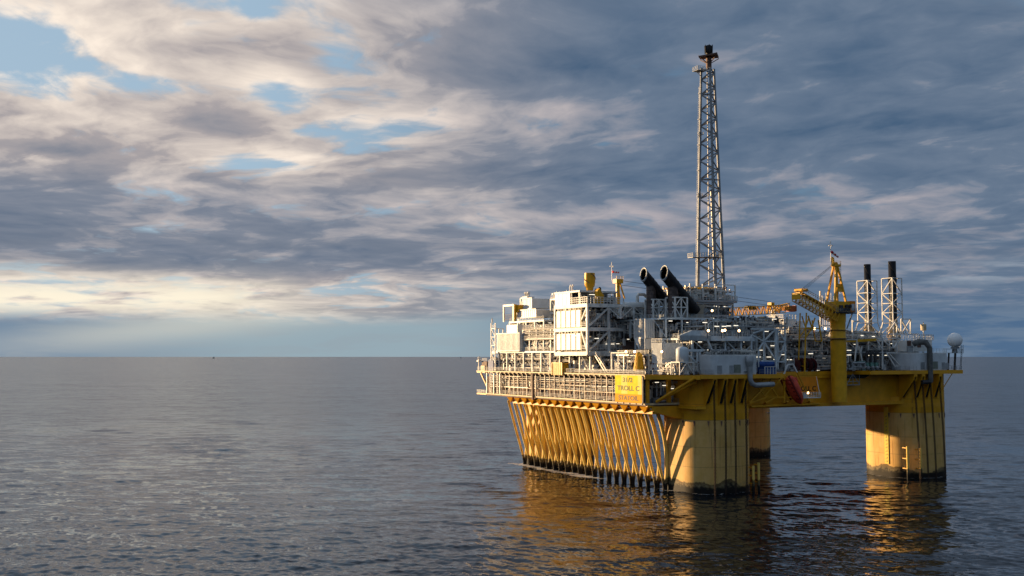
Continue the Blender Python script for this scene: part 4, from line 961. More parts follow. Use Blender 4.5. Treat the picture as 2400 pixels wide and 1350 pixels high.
# ---- centre modules with the long main beam
deck_module('centre_module', 'long dark middle module behind the tank, with a grey main beam and rows of lamps', 'process module',
            (-9.0, 14.5, -5.5, 22), [33.5, 38.4, 43.4], 4, 4, 81, w=0.5, frame=PALE, n=150, light=0.35, lampn=4, vessels=4, inset=5.5)
t = thing('main_beam', 'long pale grey box beam with a railing running across the middle of the near side', 'beam', (-16, -7, 43))
m = MB(); m.box(-14.5, 12.6, -6.9, -6.1, 42.5, 43.9); m.prism([(-14.5, -6.9, 42.5), (-14.5, -6.9, 43.9), (-10, -6.9, 45.4), (-5.5, -6.9, 45.4), (-3.5, -6.9, 43.9), (-3.5, -6.9, 42.5)], (0, 0.8, 0)); m.build('beam', PALE, t)
m = MB(); m.rail([(-14.5, -6.5, 43.9), (12.6, -6.5, 43.9)], r=0.06, h=1.4); m.build('railing', WHITE, t)
m = MB()
for (x0, y0, x1, y1) in ((1600, 822, 1634, 852), (1668, 817, 1634, 852), (1668, 822, 1672, 850), (1634, 820, 1635, 872), (1640, 820, 1640, 853), (1652, 785, 1666, 815)):
    a0, z0 = onB(x0, y0, -6.6); a1, z1 = onB(x1, y1, -6.6); m.tube((a0, -6.6, z0), (a1, -6.6, z1), 0.34, 8)
a0, z0 = onB(1600, 820, -6.6); a1, z1 = onB(1690, 820, -6.6); m.box(a0, a1, -6.9, -6.3, z0 - 0.5, z0 + 0.2)
m.build('strut', PALE, t)
# corrugated control building above the near column
def rounded_building(name, label, a0, a1, b0, b1, z0, z1, ra, doors, win):
    t = thing(name, label, 'building', (a0, b0, z0)); m = MB(); pts = []
    n = 8
    for k in range(n + 1): th = PI + PI / 2 * k / n; pts.append((a0 + ra + ra * math.cos(th), b0 + ra + ra * math.sin(th)))
    for k in range(n + 1): th = 1.5 * PI + PI / 2 * k / n; pts.append((a1 - ra + ra * math.cos(th), b0 + ra + ra * math.sin(th)))
    pts = [(a0, b1)] + pts + [(a1, b1)]
    for p, q in zip(pts[:-1], pts[1:]):
        nv = (q[1] - p[1], -(q[0] - p[0])); m.ribs(p, q, z0 + 0.3, z1 - 0.3, nv, 0.42, 0.09, 0.12)
    m.build('cladding', GREYCLAD, t)
    k = MB(); prism_xy(k, [(p[0], p[1]) for p in pts], [z0, z0 + 0.3], False); k.build('plinth', WHITE, t)
    k = MB(); prism_xy(k, [(p[0], p[1]) for p in pts], [z1 - 0.3, z1], False); k.build('roof', WHITE, t)
    for (u, w_, h_) in doors: k = MB(); k.box(u, u + w_, b0 - 0.22, b0 - 0.02, z0 + 0.3, z0 + 0.3 + h_); k.build('door', STEEL, t)
    for (u, w_, v, h_) in win: k = MB(); k.box(u, u + w_, b0 - 0.26, b0 - 0.02, v, v + h_); k.build('louvre_panel', mat('dull_panel', (0.20, 0.22, 0.18), 0.6, var=0.2), t)
    k = MB(); rr = [(p[0], p[1], z1) for p in pts[1:-1]]; k.rail(rr[::4] + [rr[-1]], h=1.3, r=0.06, post=1.5); k.build('railing', WHITE, t)
    return t
t = rounded_building('control_building', 'rounded grey-white corrugated building on the deck above the near column', -7.6, 8.5, -12.8, -6.8, 33.05, 38.6, 1.2,
                     [(-6.2, 1.6, 2.2), (-1.9, 1.5, 2.2), (5.0, 1.4, 2.3)], [(-0.3, 2.3, 33.5, 2.3)])
lamps(t, [(-5.5, -9, 39.9), (0.4, -9, 39.9), (2.2, -10, 39.8)], 1.6)
clutter(t, (-7, 8, -12, -7.5, 38.7, 39.9), 82, 60, light=0.3, vessels=0, red=False)
# curved ventilation duct in front of that building
a_, z_ = onB(1757, 838, -13.8)
m = MB(); m.path([(a_ - 0.1, -13.8, z_ - 1.2), (a_, -13.8, z_ - 3), (a_ + 0.1, -13.8, 31.6), (a_ + 0.6, -13.9, 30.5), (a_ + 1.8, -13.9, 30.0), (a_ + 8.5, -13.9, 30.2)], 0.72, 12)
m.lathe((a_ - 0.1, -13.8, z_ - 2.6), [(0.72, 0), (1.15, 1.2), (1.15, 2.8), (0.7, 3.1)], 12)
k = MB()
for (q, z) in ((0, z_ - 4), (0, 33.6)): k.box(a_ - 1.4, a_ + 1.4, -13.2, -12.7, z, z + 0.25)
one('ventilation_duct', 'grey elbowed duct in front of the rounded building over the near column', 'duct', (a_, -13.8, 30), [('duct', m, STEEL), ('bracket', k, STEEL)])

# ---- near-side truss to the right of the middle
t = thing('truss_frame', 'large shaded white truss tower at the near deck edge, right of the long beam', 'truss', (12, -7, 34))
F = MB()
def seg(x0, y0, x1, y1, b=-7.0, w=0.5, mb=None):
    a0, z0 = onB(x0, y0, b); a1, z1 = onB(x1, y1, b); (mb or F).beam((a0, b, z0), (a1, b, z1), w)
for s_ in ((1760, 771, 1841, 771), (1790, 772, 1790, 866), (1818, 772, 1818, 866), (1822, 772, 1823, 866), (1840, 772, 1841, 866), (1765, 781, 1790, 772), (1762, 785, 1790, 800),
           (1790, 800, 1816, 773), (1790, 800, 1778, 820), (1790, 800, 1819, 845), (1790, 800, 1822, 800), (1822, 801, 1841, 801), (1822, 774, 1841, 800), (1841, 801, 1824, 845),
           (1824, 824, 1841, 824), (1778, 820, 1778, 866), (1761, 785, 1761, 826), (1785, 846, 1822, 846), (1824, 848, 1843, 848)):
    seg(*s_, w=0.36 if s_[0] != 1818 else 0.5)
for z in (46.1, 42.4, 36.9):
    for a in (16.0, 24.1): F.beam((a, -7, z), (a, 4, z), 0.4)
F.build('frame', PALE, t)
m = MB(); m.rail([(6, -7, 46.4), (24.2, -7, 46.4)], h=1.3, r=0.06); m.build('railing', STEEL, t)
clutter(t, (12.8, 24, -6, 4, 33.6, 45.8), 83, 120, light=0.25, vessels=3, red=False); lamps(t, [(17.5, -6.5, 45.4), (14.4, -6.4, 37.9), (18.4, -6.4, 37.9), (21, -6.4, 37.2), (23.8, -6.3, 38.6), (15.5, -6, 39.9), (20.3, -6, 41.2)], 1.5)
m = MB(); m.box(14, 24, -1, 4, 34, 45); m.build('shade_core', DARK, t)  # dark box standing in for the shade behind the truss
m = MB(); m.path([(14.0, -6.8, 35.8), (19.5, -6.8, 35.8)], 0.9, 10); m.build('blue_vessel', BLUE, t)
m = MB(); m.box(13, 17.2, -10.5, -7.5, 33.0, 35.0); k = MB()
for q in range(5): k.beam((13 + q * 1.05, -10.6, 33.0), (13 + q * 1.05, -10.6, 35.1), 0.16)
k.beam((13, -10.6, 35.1), (17.2, -10.6, 35.1), 0.16)
one('caged_pump', 'blue and green pump skid in a white cage at the near deck edge', 'pump skid', (13, -10, 33), [('skid', m, BLUE), ('cage', k, WHITE)])

# ---------------------------------------------------------------- flare tower
TB = 22.0
def flare_tower():
    t = thing('flare_tower', 'tall slender grey lattice flare tower rising far above the middle of the platform', 'flare tower', (19, TB, 50))
    aF, zb = onB(1677, 662, TB); aT, zt = onB(1664, 158, TB)
    # three legs; offsets (a, b) of the left and right legs from the front leg, bottom and top
    def legs(f): 
        lx = -3.2 + 1.5 * f; rx = 4.6 - 2.3 * f; ly = 4.8 - 2.5 * f; ry = 1.5 - 0.7 * f; a = aF + (aT - aF) * f
        return [Vector((a + lx, TB + ly, 0)), Vector((a, TB, 0)), Vector((a + rx, TB + ry, 0))]
    z0 = zb - 12
    def P(i, z):
        f = (z - zb) / (zt - zb); v = legs(f)[i].copy(); v.z = z; return v
    for i in range(3):
        m = MB(); m.tube(P(i, z0), P(i, zt), 0.52, 8, 0.36); m.build('leg', TOWER, t)
    m = MB(); z = zb - 1.5; h = 7.6; k = 0
    while z < zt - 3:
        h = 7.6 - 3.2 * max(0, (z - zb)) / (zt - zb); z2 = min(z + h / 2, zt); z3 = min(z + h, zt)
        for i, j in ((0, 1), (1, 2), (0, 2)):
            m.tube(P(i, z), P(j, z2), 0.23, 6); m.tube(P(j, z2), P(i, z3), 0.23, 6)
        if k % 5 == 0:
            for i, j in ((0, 1), (1, 2), (0, 2)): m.tube(P(i, z), P(j, z), 0.17, 6)
        z = z3; k += 1
    m.build('bracing', TOWER, t)
    m = MB(); c = (P(0, zt) + P(1, zt) + P(2, zt)) / 3
    m.tube((c.x - 1.1, c.y, z0), (c.x * 1.0 + (aT - aF) * 0 - 1.1 + 0.0, c.y, z0 + 1), 0.1)
    pb = (P(0, zb) + P(1, zb) + P(2, zb)) / 3; pt = (P(0, zt) + P(1, zt) + P(2, zt)) / 3
    m.tube(pb + Vector((-1.4, 0, -8)), pt + Vector((-0.5, 0, 0)), 0.16, 6); m.tube(pb + Vector((1.6, 0.5, -8)), pt + Vector((0.5, 0, -40)), 0.28, 6)
    for f in (0.34, 0.62):
        q = pb.lerp(pt, f); m.path([q + Vector((1.2, 0.5, 0)), q + Vector((1.2, 0, -3)), q + Vector((-0.6, 0, -3.4)), q + Vector((-1.0, 0, -2))], 0.15, 5)
    m.build('riser_pipe_line', PIPE, t)
    m = MB(); m.ladder(P(0, z0) + Vector((-0.9, 0, 0)), P(0, zt - 6) + Vector((-0.75, 0, 0)), 0.5, (0, 1, 0), 0.07)
    for f in (0.1, 0.2, 0.3, 0.4, 0.52, 0.64, 0.76, 0.88): q = P(0, zb + (zt - zb) * f); m.box(q.x - 1.0, q.x + 0.6, q.y - 0.3, q.y + 0.3, q.z, q.z + 0.12)
    m.build('ladder', TOWER, t)
    def balcony(y, w, words=None):
        m = MB(); _, z = onB(1660, y, TB); q = P(0, z); m.box(q.x - w, q.x + 1.0, q.y - w * 0.6, q.y + w * 0.6, z - 0.12, z); 
        m.rail([(q.x - w, q.y + w * 0.6, z), (q.x - w, q.y - w * 0.6, z), (q.x + 1.0, q.y - w * 0.6, z)], h=0.4 + w * 0.35, r=0.07, post=0.8); m.beam((q.x - w, q.y, z), (q.x, q.y, z - 1.8), 0.14); m.build('balcony', TOWER, t)
    balcony(164, 2.4); balcony(311, 0.7); balcony(455, 0.7)
    m = MB(); _, z = onB(1660, 602, TB); a = P(0, z); b = P(1, z); c2 = P(2, z)
    m.prism([a + Vector((-2.8, -0.8, 0)), b + Vector((0, -1.6, 0)), c2 + Vector((0.6, 0.6, 0)), a + Vector((-2.8, 2, 0))], (0, 0, 0.15))
    m.rail([a + Vector((-2.8, 2, 0.15)), a + Vector((-2.8, -0.8, 0.15)), b + Vector((0, -1.6, 0.15)), c2 + Vector((0.6, 0.6, 0.15))], h=1.3, r=0.08, post=0.8); m.build('service_platform', TOWER, t)
    # head: square heat shield platform and black burner
    hx, hz = onB(1661, 134, TB + 2); _, ztip = onB(1661, 107, TB + 2); cx = hx; cy = TB + 2
    m = MB(); r_ = 4.0
    m.prism([(cx - r_, cy + 0.2, hz - 0.5), (cx + 0.2, cy - r_, hz + 0.2), (cx + r_, cy - 0.2, hz + 0.2), (cx - 0.2, cy + r_, hz + 0.2)], (0, 0, 0.45)); m.build('heat_shield', BROWN, t)
    m = MB()
    for k in range(4):
        p = (Vector((cx - r_, cy + 0.2, hz)), Vector((cx + 0.2, cy - r_, hz)), Vector((cx + r_, cy - 0.2, hz)), Vector((cx - 0.2, cy + r_, hz)))[k]
        m.beam(p, (cx, cy, hz - 2.4), 0.25)
    m.tube((cx, cy, hz - 4), (cx, cy, hz), 0.9, 8); m.build('shield_brackets', BROWN, t)
    m = MB(); m.lathe((cx, cy, hz), [(0.6, 0), (0.7, 0.8), (1.15, 1.4), (1.25, ztip - hz - 0.3), (0.9, ztip - hz)], 10)
    for k in range(6): th = PI * k / 3; m.tube((cx + 1.25 * math.cos(th), cy + 1.25 * math.sin(th), hz + 1.2), (cx + 1.35 * math.cos(th), cy + 1.35 * math.sin(th), ztip + 0.1), 0.14, 5)
    m.build('flare_tip', BLACK, t)
flare_tower()
# process deck at the tower foot
a0, zt_ = onB(1604, 664, 16); a1, _ = onB(1722, 664, 16); _, zd = onB(1660, 703, 16); ab, _ = onB(1560, 703, 16)
t = thing('tower_deck', 'sunlit deck of yellow pipes and white posts around the foot of the flare tower', 'process deck', (a0, 16, zd))
m = MB(); m.box(a0 - 5, a1 + 0.6, 15.6, 30, zd - 0.7, zd); m.build('deck_floor', STEEL, t)
F = MB(); am = onB(1675, 664, 16)[0]
for a in (a0 + 2.0, (a0 + am) / 2 + 1, am, a1 - 0.1): F.beam((a, 15.8, zd), (a, 15.8, zt_), 0.38); F.beam((a, 29.5, zd), (a, 29.5, zt_), 0.3)
F.beam((am, 15.8, zt_), (a1, 15.8, zt_), 0.26); F.beam((a0 + 2, 15.8, zt_ - 1), (am, 15.8, zt_ - 0.4), 0.22); F.build('frame', WHITE, t)
m = MB(); m.rail([(a0 - 5, 15.6, zd), (a1 + 0.6, 15.6, zd), (a1 + 0.6, 30, zd)], h=1.5, r=0.08, post=1.2); m.rail([(am, 15.8, zt_), (a1, 15.8, zt_)], h=0.1); m.build('railing', WHITE, t)
m = MB(); rg = random.Random(3)
for k in range(9): z = zt_ - 1.6 + rg.random() * 0.9; m.tube((a0 + 0.5, 17 + k * 1.3, z), (am + rg.random() * 3, 17 + k * 1.3, z + 0.2), 0.28, 6)
m.build('yellow_pipework', YELC, t)
clutter(t, (a0 + 0.5, a1 - 0.6, 16.2, 27, zd + 0.05, zt_ - 0.8), 101, 150, light=0.9, vessels=4)
m = MB()
for k in range(11): a = am + 0.4 + k * (a1 - am) / 11; m.beam((a, 15.7, zd), (a + rg.uniform(-0.3, 0.3), 15.7, zd + 2.9), 0.14)
m.beam((am, 15.7, zd + 2.9), (a1, 15.7, zd + 2.9), 0.3); m.build('screen', WHITE, t)
deck_module('separator_module', 'tall dark module carrying the flare tower foot, with lamps glowing inside', 'process module',
            (onB(1612, 703, 16)[0], onB(1718, 703, 16)[0], 16.2, 32), [46.6, 51.0, zd - 0.8], 3, 3, 102, w=0.45, frame=STEEL, n=100, light=0.3, lampn=5, vessels=3)
a_, zt2 = onB(1611, 717, 14); a2_, zb2 = onB(1648, 745, 14)
m = MB(); m.box(a_, a2_, 13.7, 16.0, zb2, zt2 - 0.8); m.prism([(a_, 13.7, zt2 - 0.8), (a2_, 13.7, zt2 - 0.8), (a2_ + 1.3, 13.7, zt2 + 0.5), (a_ - 1, 13.7, zt2 + 0.5)], (0, 2.3, 0))
k = MB(); k.beam((a_ - 1.2, 13.6, zb2 - 0.2), (a2_ + 3.5, 13.6, zb2 - 0.2), 0.4)
one('duct_casing', 'beige boxy duct casing behind the frame of the nearer black exhaust', 'duct casing', (a_, 13.7, zb2), [('casing', m, mat('beige_casing', (0.34, 0.29, 0.22), 0.6, var=0.15)), ('beam', k, WHITE)])
# roof level between tower and truss
t = thing('deck_equipment', 'band of dark pipes and cabinets on the roof right of the black exhausts', 'deck equipment', (5, -4, 44))
clutter(t, (-3, 24, -4, 14, 43.9, 48.6), 103, 330, light=0.3, vessels=6); clutter(t, (12, 28, -4, 10, 46.2, 50.0), 104, 90, light=0.4, vessels=2)
m = MB(); m.rail([(-3, -4.4, 43.7), (14.5, -4.4, 43.7)], h=1.4, r=0.07); m.rail([(14, -6.5, 46.3), (26, -6.5, 46.3)], h=1.3, r=0.07); m.rail([(-3, -4.2, 45.9), (12, -4.2, 45.9)], h=1.1, r=0.06)
m.path([(onB(1660, 775, -4.2)[0], -4.2, 43.6), (onB(1660, 775, -4.2)[0], -4.2, 47.2), (onB(1666, 758, -4.2)[0], -4.2, 48.0), (onB(1672, 758, -4.2)[0], -4.2, 48.0), (onB(1672, 775, -4.2)[0], -4.2, 43.6)], 0.16, 6)
m.build('railing', WHITE, t)
lamps(t, [onB(x, y, -4.3)[:1] + (-4.3, onB(x, y, -4.3)[1]) for x, y in ((1680, 765), (1697, 765), (1708, 764), (1725, 763), (1652, 756), (1815, 748))], 1.5)
def floodlight(x, y, b, words):
    a, z = onB(x, y, b); t = thing('floodlight', words, 'floodlight', (a, b, z), 'glowing floodlights')
    m = MB(); m.tube((a, b + 0.05, z), (a, b + 0.6, z + 0.15), 0.42, 10, 0.2); m.beam((a, b + 0.4, z - 2.2), (a, b + 0.4, z), 0.12); m.build('housing', DARK, t)
    m = MB(); m.tube((a, b - 0.06, z), (a, b + 0.04, z), 0.36, 10); m.build('lens', LAMPY, t)
floodlight(1660, 775, -7.6, 'glowing yellow floodlight above the long main beam, leftmost of the row')
floodlight(1693, 775, -7.6, 'dimmer glowing floodlight just left of another one above the main beam')
floodlight(1699, 774, -7.6, 'glowing floodlight in the middle of the row above the main beam')
floodlight(1732, 775, -7.6, 'glowing floodlight at the right end of the row above the main beam')
floodlight(1669, 728, 13.0, 'glowing floodlight in the dark module under the flare tower deck')
floodlight(1551, 824, -2.5, 'reddish glowing floodlight left of the tall ribbed store, over the corner deck')
floodlight(1909, 770, -6.5, 'small glowing floodlight left of the crane pedestal, left one of a close pair')
floodlight(1934, 770, -6.5, 'small glowing floodlight left of the crane pedestal, right one of a close pair')
floodlight(1894, 921, -9.5, 'glowing floodlight on the small platform under the lifeboat')
floodlight(2123, 834, -7.0, 'glowing floodlight inside the bay left of the right-hand rounded building')
floodlight(1467, 824, 6.0, 'glowing floodlight under the shaded air intake hood, left of the yellow-covered winch')
floodlight(1487, 824, 4.0, 'glowing floodlight above the yellow-covered winch')

# ---------------------------------------------------------------- right half of the deck
deck_module('living_quarters', 'cream sunlit block far behind the crane boom, middle right of the topsides', 'building',
            (30, 64, 30, 52), [39.0, 44.5], 6, 4, 111, w=0.45, frame=WHITE, n=40, light=0.8, lampn=1, vessels=1)
t = thing('clad_block', 'sunlit cream-white clad block between the truss tower and the crane boom', 'building', (28, 14, 33))
a0, zt = onB(1838, 747, 14); a1, _ = onB(1866, 747, 14); a2, z2 = onB(1888, 752, 14); _, zb = onB(1850, 835, 14)
m = MB(); m.ribs((a0, 14), (a1, 14), 41, zt, (0, -1), 0.8, 0.1, 0.3); m.ribs((a0, 22), (a0, 14), 41, zt, (-1, 0), 0.8, 0.1, 0.3); m.box(a0 + 0.2, a1, 14.3, 22, 41, zt - 0.1); m.build('cladding', CLAD, t)
m = MB(); m.box(a1 + 0.1, a2, 15, 21, 40, z2); m.build('annex', GREYCLAD, t)
m = MB(); m.ribs((a0 - 1, 11), (a2 + 2, 11), 34, 45.2, (0, -1), 1.2, 0.1, 0.3); m.ribs((a0 - 1, 14), (a0 - 1, 11), 34, 45.2, (-1, 0), 0.9, 0.12, 0.3); m.box(a0 - 0.8, a2 + 2, 11.3, 13.9, 34, 45.1); m.build('lower_wall', mat('cream_cladding', (0.62, 0.52, 0.42), 0.5, var=0.15, rust=0.2), t)
m = MB(); m.rail([(a0, 22, zt), (a0, 14, zt), (a1, 14, zt)], h=1.4, r=0.12, post=1.2); m.rail([(a0 - 1, 14, 45.2), (a0 - 1, 11, 45.2), (a2 + 2, 11, 45.2)], h=1.4, r=0.09); m.build('railing', WHITE, t)
clutter(t, (a0 - 0.6, a2 + 1.6, 11.4, 13.8, 45.3, 47.6), 112, 60, light=0.6)
t = thing('deck_equipment', 'dim tangle of pipes and machines between the truss tower and the crane pedestal', 'deck equipment', (24, -5, 33))
clutter(t, (24.4, 52, -5, 8, 33.7, 38.4), 113, 330, light=0.3, vessels=8); clutter(t, (24.4, 50, 0, 14, 38.6, 44.5), 114, 230, light=0.45, vessels=5)
m = MB(); m.box(24.4, 52, 6, 14, 33.6, 38.2); m.build('shade_core', DARK, t)  # dark box standing in for the shade at the back of the bay
m = MB(); m.box(24.4, 53, -3.5, 8, 38.3, 38.55); m.box(30, 50, 2, 14, 43.0, 43.2); m.build('deck_floor', GRATE, t)
m = MB(); m.rail([(24.4, -3.6, 38.6), (38.8, -3.6, 38.6)], h=1.3, r=0.07); m.rail([(30, 1.9, 43.2), (50, 1.9, 43.2)], h=1.3, r=0.06)
for a in (27, 31, 35, 48, 52): m.beam((a, -3.4, 33.6), (a, -3.4, 38.3), 0.3); m.beam((a, 2, 38.5), (a, 2, 43), 0.3)
m.beam((24.4, -3.4, 38.1), (53, -3.4, 38.1), 0.35); m.build('frame', STEEL, t)
lamps(t, [onB(x, y, -4.6)[:1] + (-4.6, onB(x, y, -4.6)[1]) for x, y in ((1850, 843), (1907, 843), (1912, 845), (1930, 839), (1880, 869), (1893, 869), (1904, 869), (1915, 868), (1990, 821), (1990, 832), (1992, 859), (1900, 829))], 1.7)
for k, (x, w_) in enumerate(((1869, 'left hose reel of three'), (1885, 'middle hose reel of three'), (1898, 'right hose reel of three'))):
    a, z = onB(x, 856, -5.5); tt = thing('hose_reel', 'dark red %s on the deck left of the crane pedestal' % w_, 'hose reel', (a, -5.5, 33.6), 'big hose reels')
    for s_, dx in (('flange', -0.85), ('flange', 0.85)):
        m = MB(); c = Vector((a + dx, -5.5, z)); m.tube(c, c + Vector((0.12, 0.0, 0)), 2.15, 20); m.build('flange', mat('dark_red_reel', (0.09, 0.02, 0.02), 0.45, var=0.3), tt)
    m = MB(); m.tube((a - 0.8, -5.5, z), (a + 0.85, -5.5, z), 1.25, 16); m.build('hose', BLACK, tt)
    m = MB(); m.beam((a, -5.5, 33.6), (a, -5.5, z), 0.4); m.box(a - 1, a + 1, -6.2, -4.8, 33.6, 33.9); m.build('stand', STEEL, tt)
# yellow box and posts near the left crane
a_, zt = onB(1785, 742, 4); 
m = MB(); m.box(a_, a_ + 2.2, 3.6, 6, 46.2, zt); m.box(a_ - 2.2, a_ - 0.1, 4.2, 6, 47.6, zt - 1.2)
tag(m.build('yellow_cabinet', YELC, None, (a_, 4, 46.2)), 'upright yellow cabinet on the roof behind the near truss tower', 'cabinet')

# ---------------------------------------------------------------- pedestal crane
CB = -9.6
def lattice(mb, p, q, w, h, n, r, taper=1.0, up=Vector((0, 0, 1))):
    p = Vector(p); q = Vector(q); d = (q - p).normalized(); x = d.cross(up).normalized(); y = x.cross(d).normalized()
    def C(f, i, j): s = 1 + (taper - 1) * f; return p.lerp(q, f) + x * (i * w / 2 * s) + y * (j * h / 2 * s)
    cs = ((-1, -1), (1, -1), (1, 1), (-1, 1))
    for i, j in cs: mb.beam(C(0, i, j), C(1, i, j), r * 1.5)
    for k in range(n):
        f0, f1, fm = k / n, (k + 1) / n, (k + 0.5) / n
        for a in range(4):
            (i, j), (u, v) = cs[a], cs[(a + 1) % 4]
            mb.beam(C(f0, i, j), C(fm, u, v), r); mb.beam(C(fm, u, v), C(f1, i, j), r); mb.beam(C(f0, i, j), C(f0, u, v), r)
    return C
t = thing('pedestal_crane', 'big yellow pedestal crane at the near side, with its boom angled up to the left', 'crane', (43, CB, 24))
cx = 43.0
m = MB(); m.lathe((cx, CB, 0), [(2.3, 24.4), (2.3, 41.0), (2.36, 41.3), (2.36, 44.0), (2.25, 44.2), (2.25, 48.2), (2.4, 48.8), (2.4, 51.0)], 28); m.build('pedestal', YELC, t)
m = MB(); m.lathe((cx, CB, 0), [(2.5, 43.2), (3.1, 43.25), (3.1, 43.5), (2.5, 43.5)], 24); m.lathe((cx, CB, 0), [(2.5, 45.9), (2.66, 45.9), (2.66, 46.05), (2.5, 46.05)], 24)
m.lathe((cx, CB, 0), [(2.7, 51.0), (3.6, 51.05), (3.6, 51.5), (2.7, 51.5)], 24); m.box(cx - 3.5, cx + 5.2, CB - 2.8, CB + 2.5, 51.0, 51.3); m.build('ring_platform', DARK, t)
m = MB(); m.box(cx - 2.9, cx + 2.9, CB - 2.2, CB + 2.4, 51.5, 54.6); m.box(cx - 3.6, cx - 2.8, CB - 1.5, CB + 1.5, 50.2, 53.2); m.build('machinery_house', YELC, t)
m = MB()
for k in range(4): m.tube((cx + 0.4 + k * 0.7, CB - 2.3, 52.2 + (k % 2)), (cx + 0.4 + k * 0.7, CB - 2.9, 52.2 + (k % 2)), 0.5, 8)
m.box(cx - 1.6, cx - 0.5, CB - 2.8, CB - 2.2, 51.6, 53.4); m.build('winch_gear', DARK, t)
m = MB(); m.box(cx + 3.0, cx + 5.0, CB - 2.4, CB + 0.6, 51.4, 54.8); m.build('operator_cab', ORANGE, t)
m = MB(); m.box(cx + 3.3, cx + 4.5, CB - 2.5, CB - 2.42, 51.9, 53.9); m.build('cab_window', GREYCLAD, t)
m = MB(); m.rail([(cx - 3.5, CB - 2.8, 51.3), (cx + 5.2, CB - 2.8, 51.3), (cx + 5.2, CB + 2.5, 51.3)], h=1.2, r=0.07); m.beam((cx + 5.0, CB - 1, 51), (cx + 2.7, CB - 1, 46.5), 0.3); m.build('railing', STEEL, t)
m = MB(); xt, zt = onB(1958, 622, CB)
for (da, db) in ((-2.6, -1.6), (-2.6, 1.8), (1.9, -1.6), (1.9, 1.8)): m.beam((cx + da, CB + db, 54.4), (xt + (0.35 if da > 0 else -0.35), CB + db * 0.3, zt - 0.3), 0.5)
m.beam((xt, CB - 0.5, 54.6), (xt, CB - 0.4, zt), 0.5); m.beam((cx - 1.5, CB - 1.1, 59), (cx + 1.2, CB - 1.1, 59), 0.35); m.beam((cx - 0.9, CB - 1.1, 62), (cx + 0.7, CB - 1.1, 62), 0.3)
m.prism([(cx - 1.6, CB - 1.3, 57.5), (cx + 1.6, CB - 1.3, 57.5), (cx + 0.6, CB - 0.9, 60.0), (cx - 0.6, CB - 0.9, 60.0)], (0, 0.3, 0)); m.build('a_frame', YELC, t)
m = MB(); m.box(xt - 0.9, xt + 1.3, CB - 1, CB + 1, zt - 0.4, zt + 0.3); m.prism([(xt - 1.3, CB - 0.4, zt - 0.2), (xt - 0.5, CB - 0.4, zt - 0.2), (xt - 0.9, CB - 0.4, zt + 2.2), (xt - 1.3, CB - 0.4, zt + 2.5)], (0, 0.8, 0))
m.tube((xt, CB - 0.5, zt + 0.4), (xt, CB + 0.5, zt + 0.4), 0.6, 10); m.rail([(xt - 0.9, CB - 1, zt + 0.3), (xt + 1.3, CB - 1, zt + 0.3)], h=1.0, r=0.06); m.build('head', YELC, t)
m = MB(); m.ladder((xt + 1.6, CB - 0.3, 57), (xt + 1.6, CB - 0.3, zt + 0.6), 0.6, (1, 0, 0), 0.09); m.build('ladder', STEEL, t)
bx, bz = onB(1868, 695, CB - 1); B0_ = Vector((cx - 2.4, CB - 1, 49.8)); B1_ = Vector((bx, CB - 1, bz))
m = MB(); lattice(m, B0_, B1_, 3.4, 2.7, 11, 0.13, 0.95); m.build('boom', YELC, t)
m = MB(); d = (B1_ - B0_).normalized(); y = Vector((0, 1, 0)); u = Vector((-d.z, 0, d.x)); u = u if u.z > 0 else -u
for s_ in (-1.9, 1.7): 
    m.rail([B0_ + y * s_ + u * 1.6, B1_ + y * s_ + u * 1.6], h=1.1, r=0.09, post=0.9, bars=2)
m.prism([B0_ + y * -0.9 + u * 1.38, B1_ + y * -0.9 + u * 1.38, B1_ + y * 0.9 + u * 1.38, B0_ + y * 0.9 + u * 1.38], tuple(u * 0.08)); m.build('boom_walkway', mat('tan_grating', (0.33, 0.26, 0.16), 0.7, var=0.2), t)
m = MB(); m.box(B1_.x - 0.5, B1_.x - 0.2, CB - 2.7, CB + 0.7, B1_.z - 0.9, B1_.z + 1.2)
for k in (0.8, 2.6): m.tube((B1_.x + k, CB - 2.5, B1_.z + 1.9), (B1_.x + k, CB + 0.5, B1_.z + 1.9), 0.45, 8)
m.build('boom_head', YELC, t)
m = MB()
for s_ in (-1.2, -0.5, 0.3, 0.9): m.tube((xt - 1.0, CB + s_ * 0.4, zt + 0.2), tuple(B1_ + Vector((2.6, s_ + 0.6, 2.0))), 0.035, 4)
m.build('luffing_ropes', ROPE, t)
m = MB(); m.tube((B1_.x - 0.5, CB - 1, B1_.z - 1), (B1_.x - 0.5, CB - 1, 47.9), 0.045, 4); m.tube((B1_.x - 0.5, CB - 1, 47.9), (B1_.x - 0.5, CB - 1, 47.3), 0.3, 6, 0.12); m.build('hook_line', ROPE, t)
# boom rest
t = thing('boom_rest', 'slim yellow trestle that carries the big crane boom', 'boom rest', (30, -9, 34)); m = MB()
for s_ in ((1890, 733, 1886, 858), (1894, 740, 1903, 768), (1910, 745, 1902, 768), (1918, 750, 1926, 800), (1888, 770, 1922, 770), (1903, 770, 1888, 790)):
    a0, z0 = onB(s_[0], s_[1], CB + 1); a1, z1 = onB(s_[2], s_[3], CB + 1); m.beam((a0, CB + 1, z0), (a1, CB + 1, z1), 0.32); m.beam((a0, CB + 3.6, z0), (a1, CB + 3.6, z1), 0.28); m.beam((a1, CB + 1, z1), (a1, CB + 3.6, z1), 0.2)
m.beam((onB(1886, 858, CB + 1)[0], CB + 1, 33), (onB(1886, 858, CB + 1)[0], CB + 1, 37), 0.32)
m.build('frame', YELC, t)
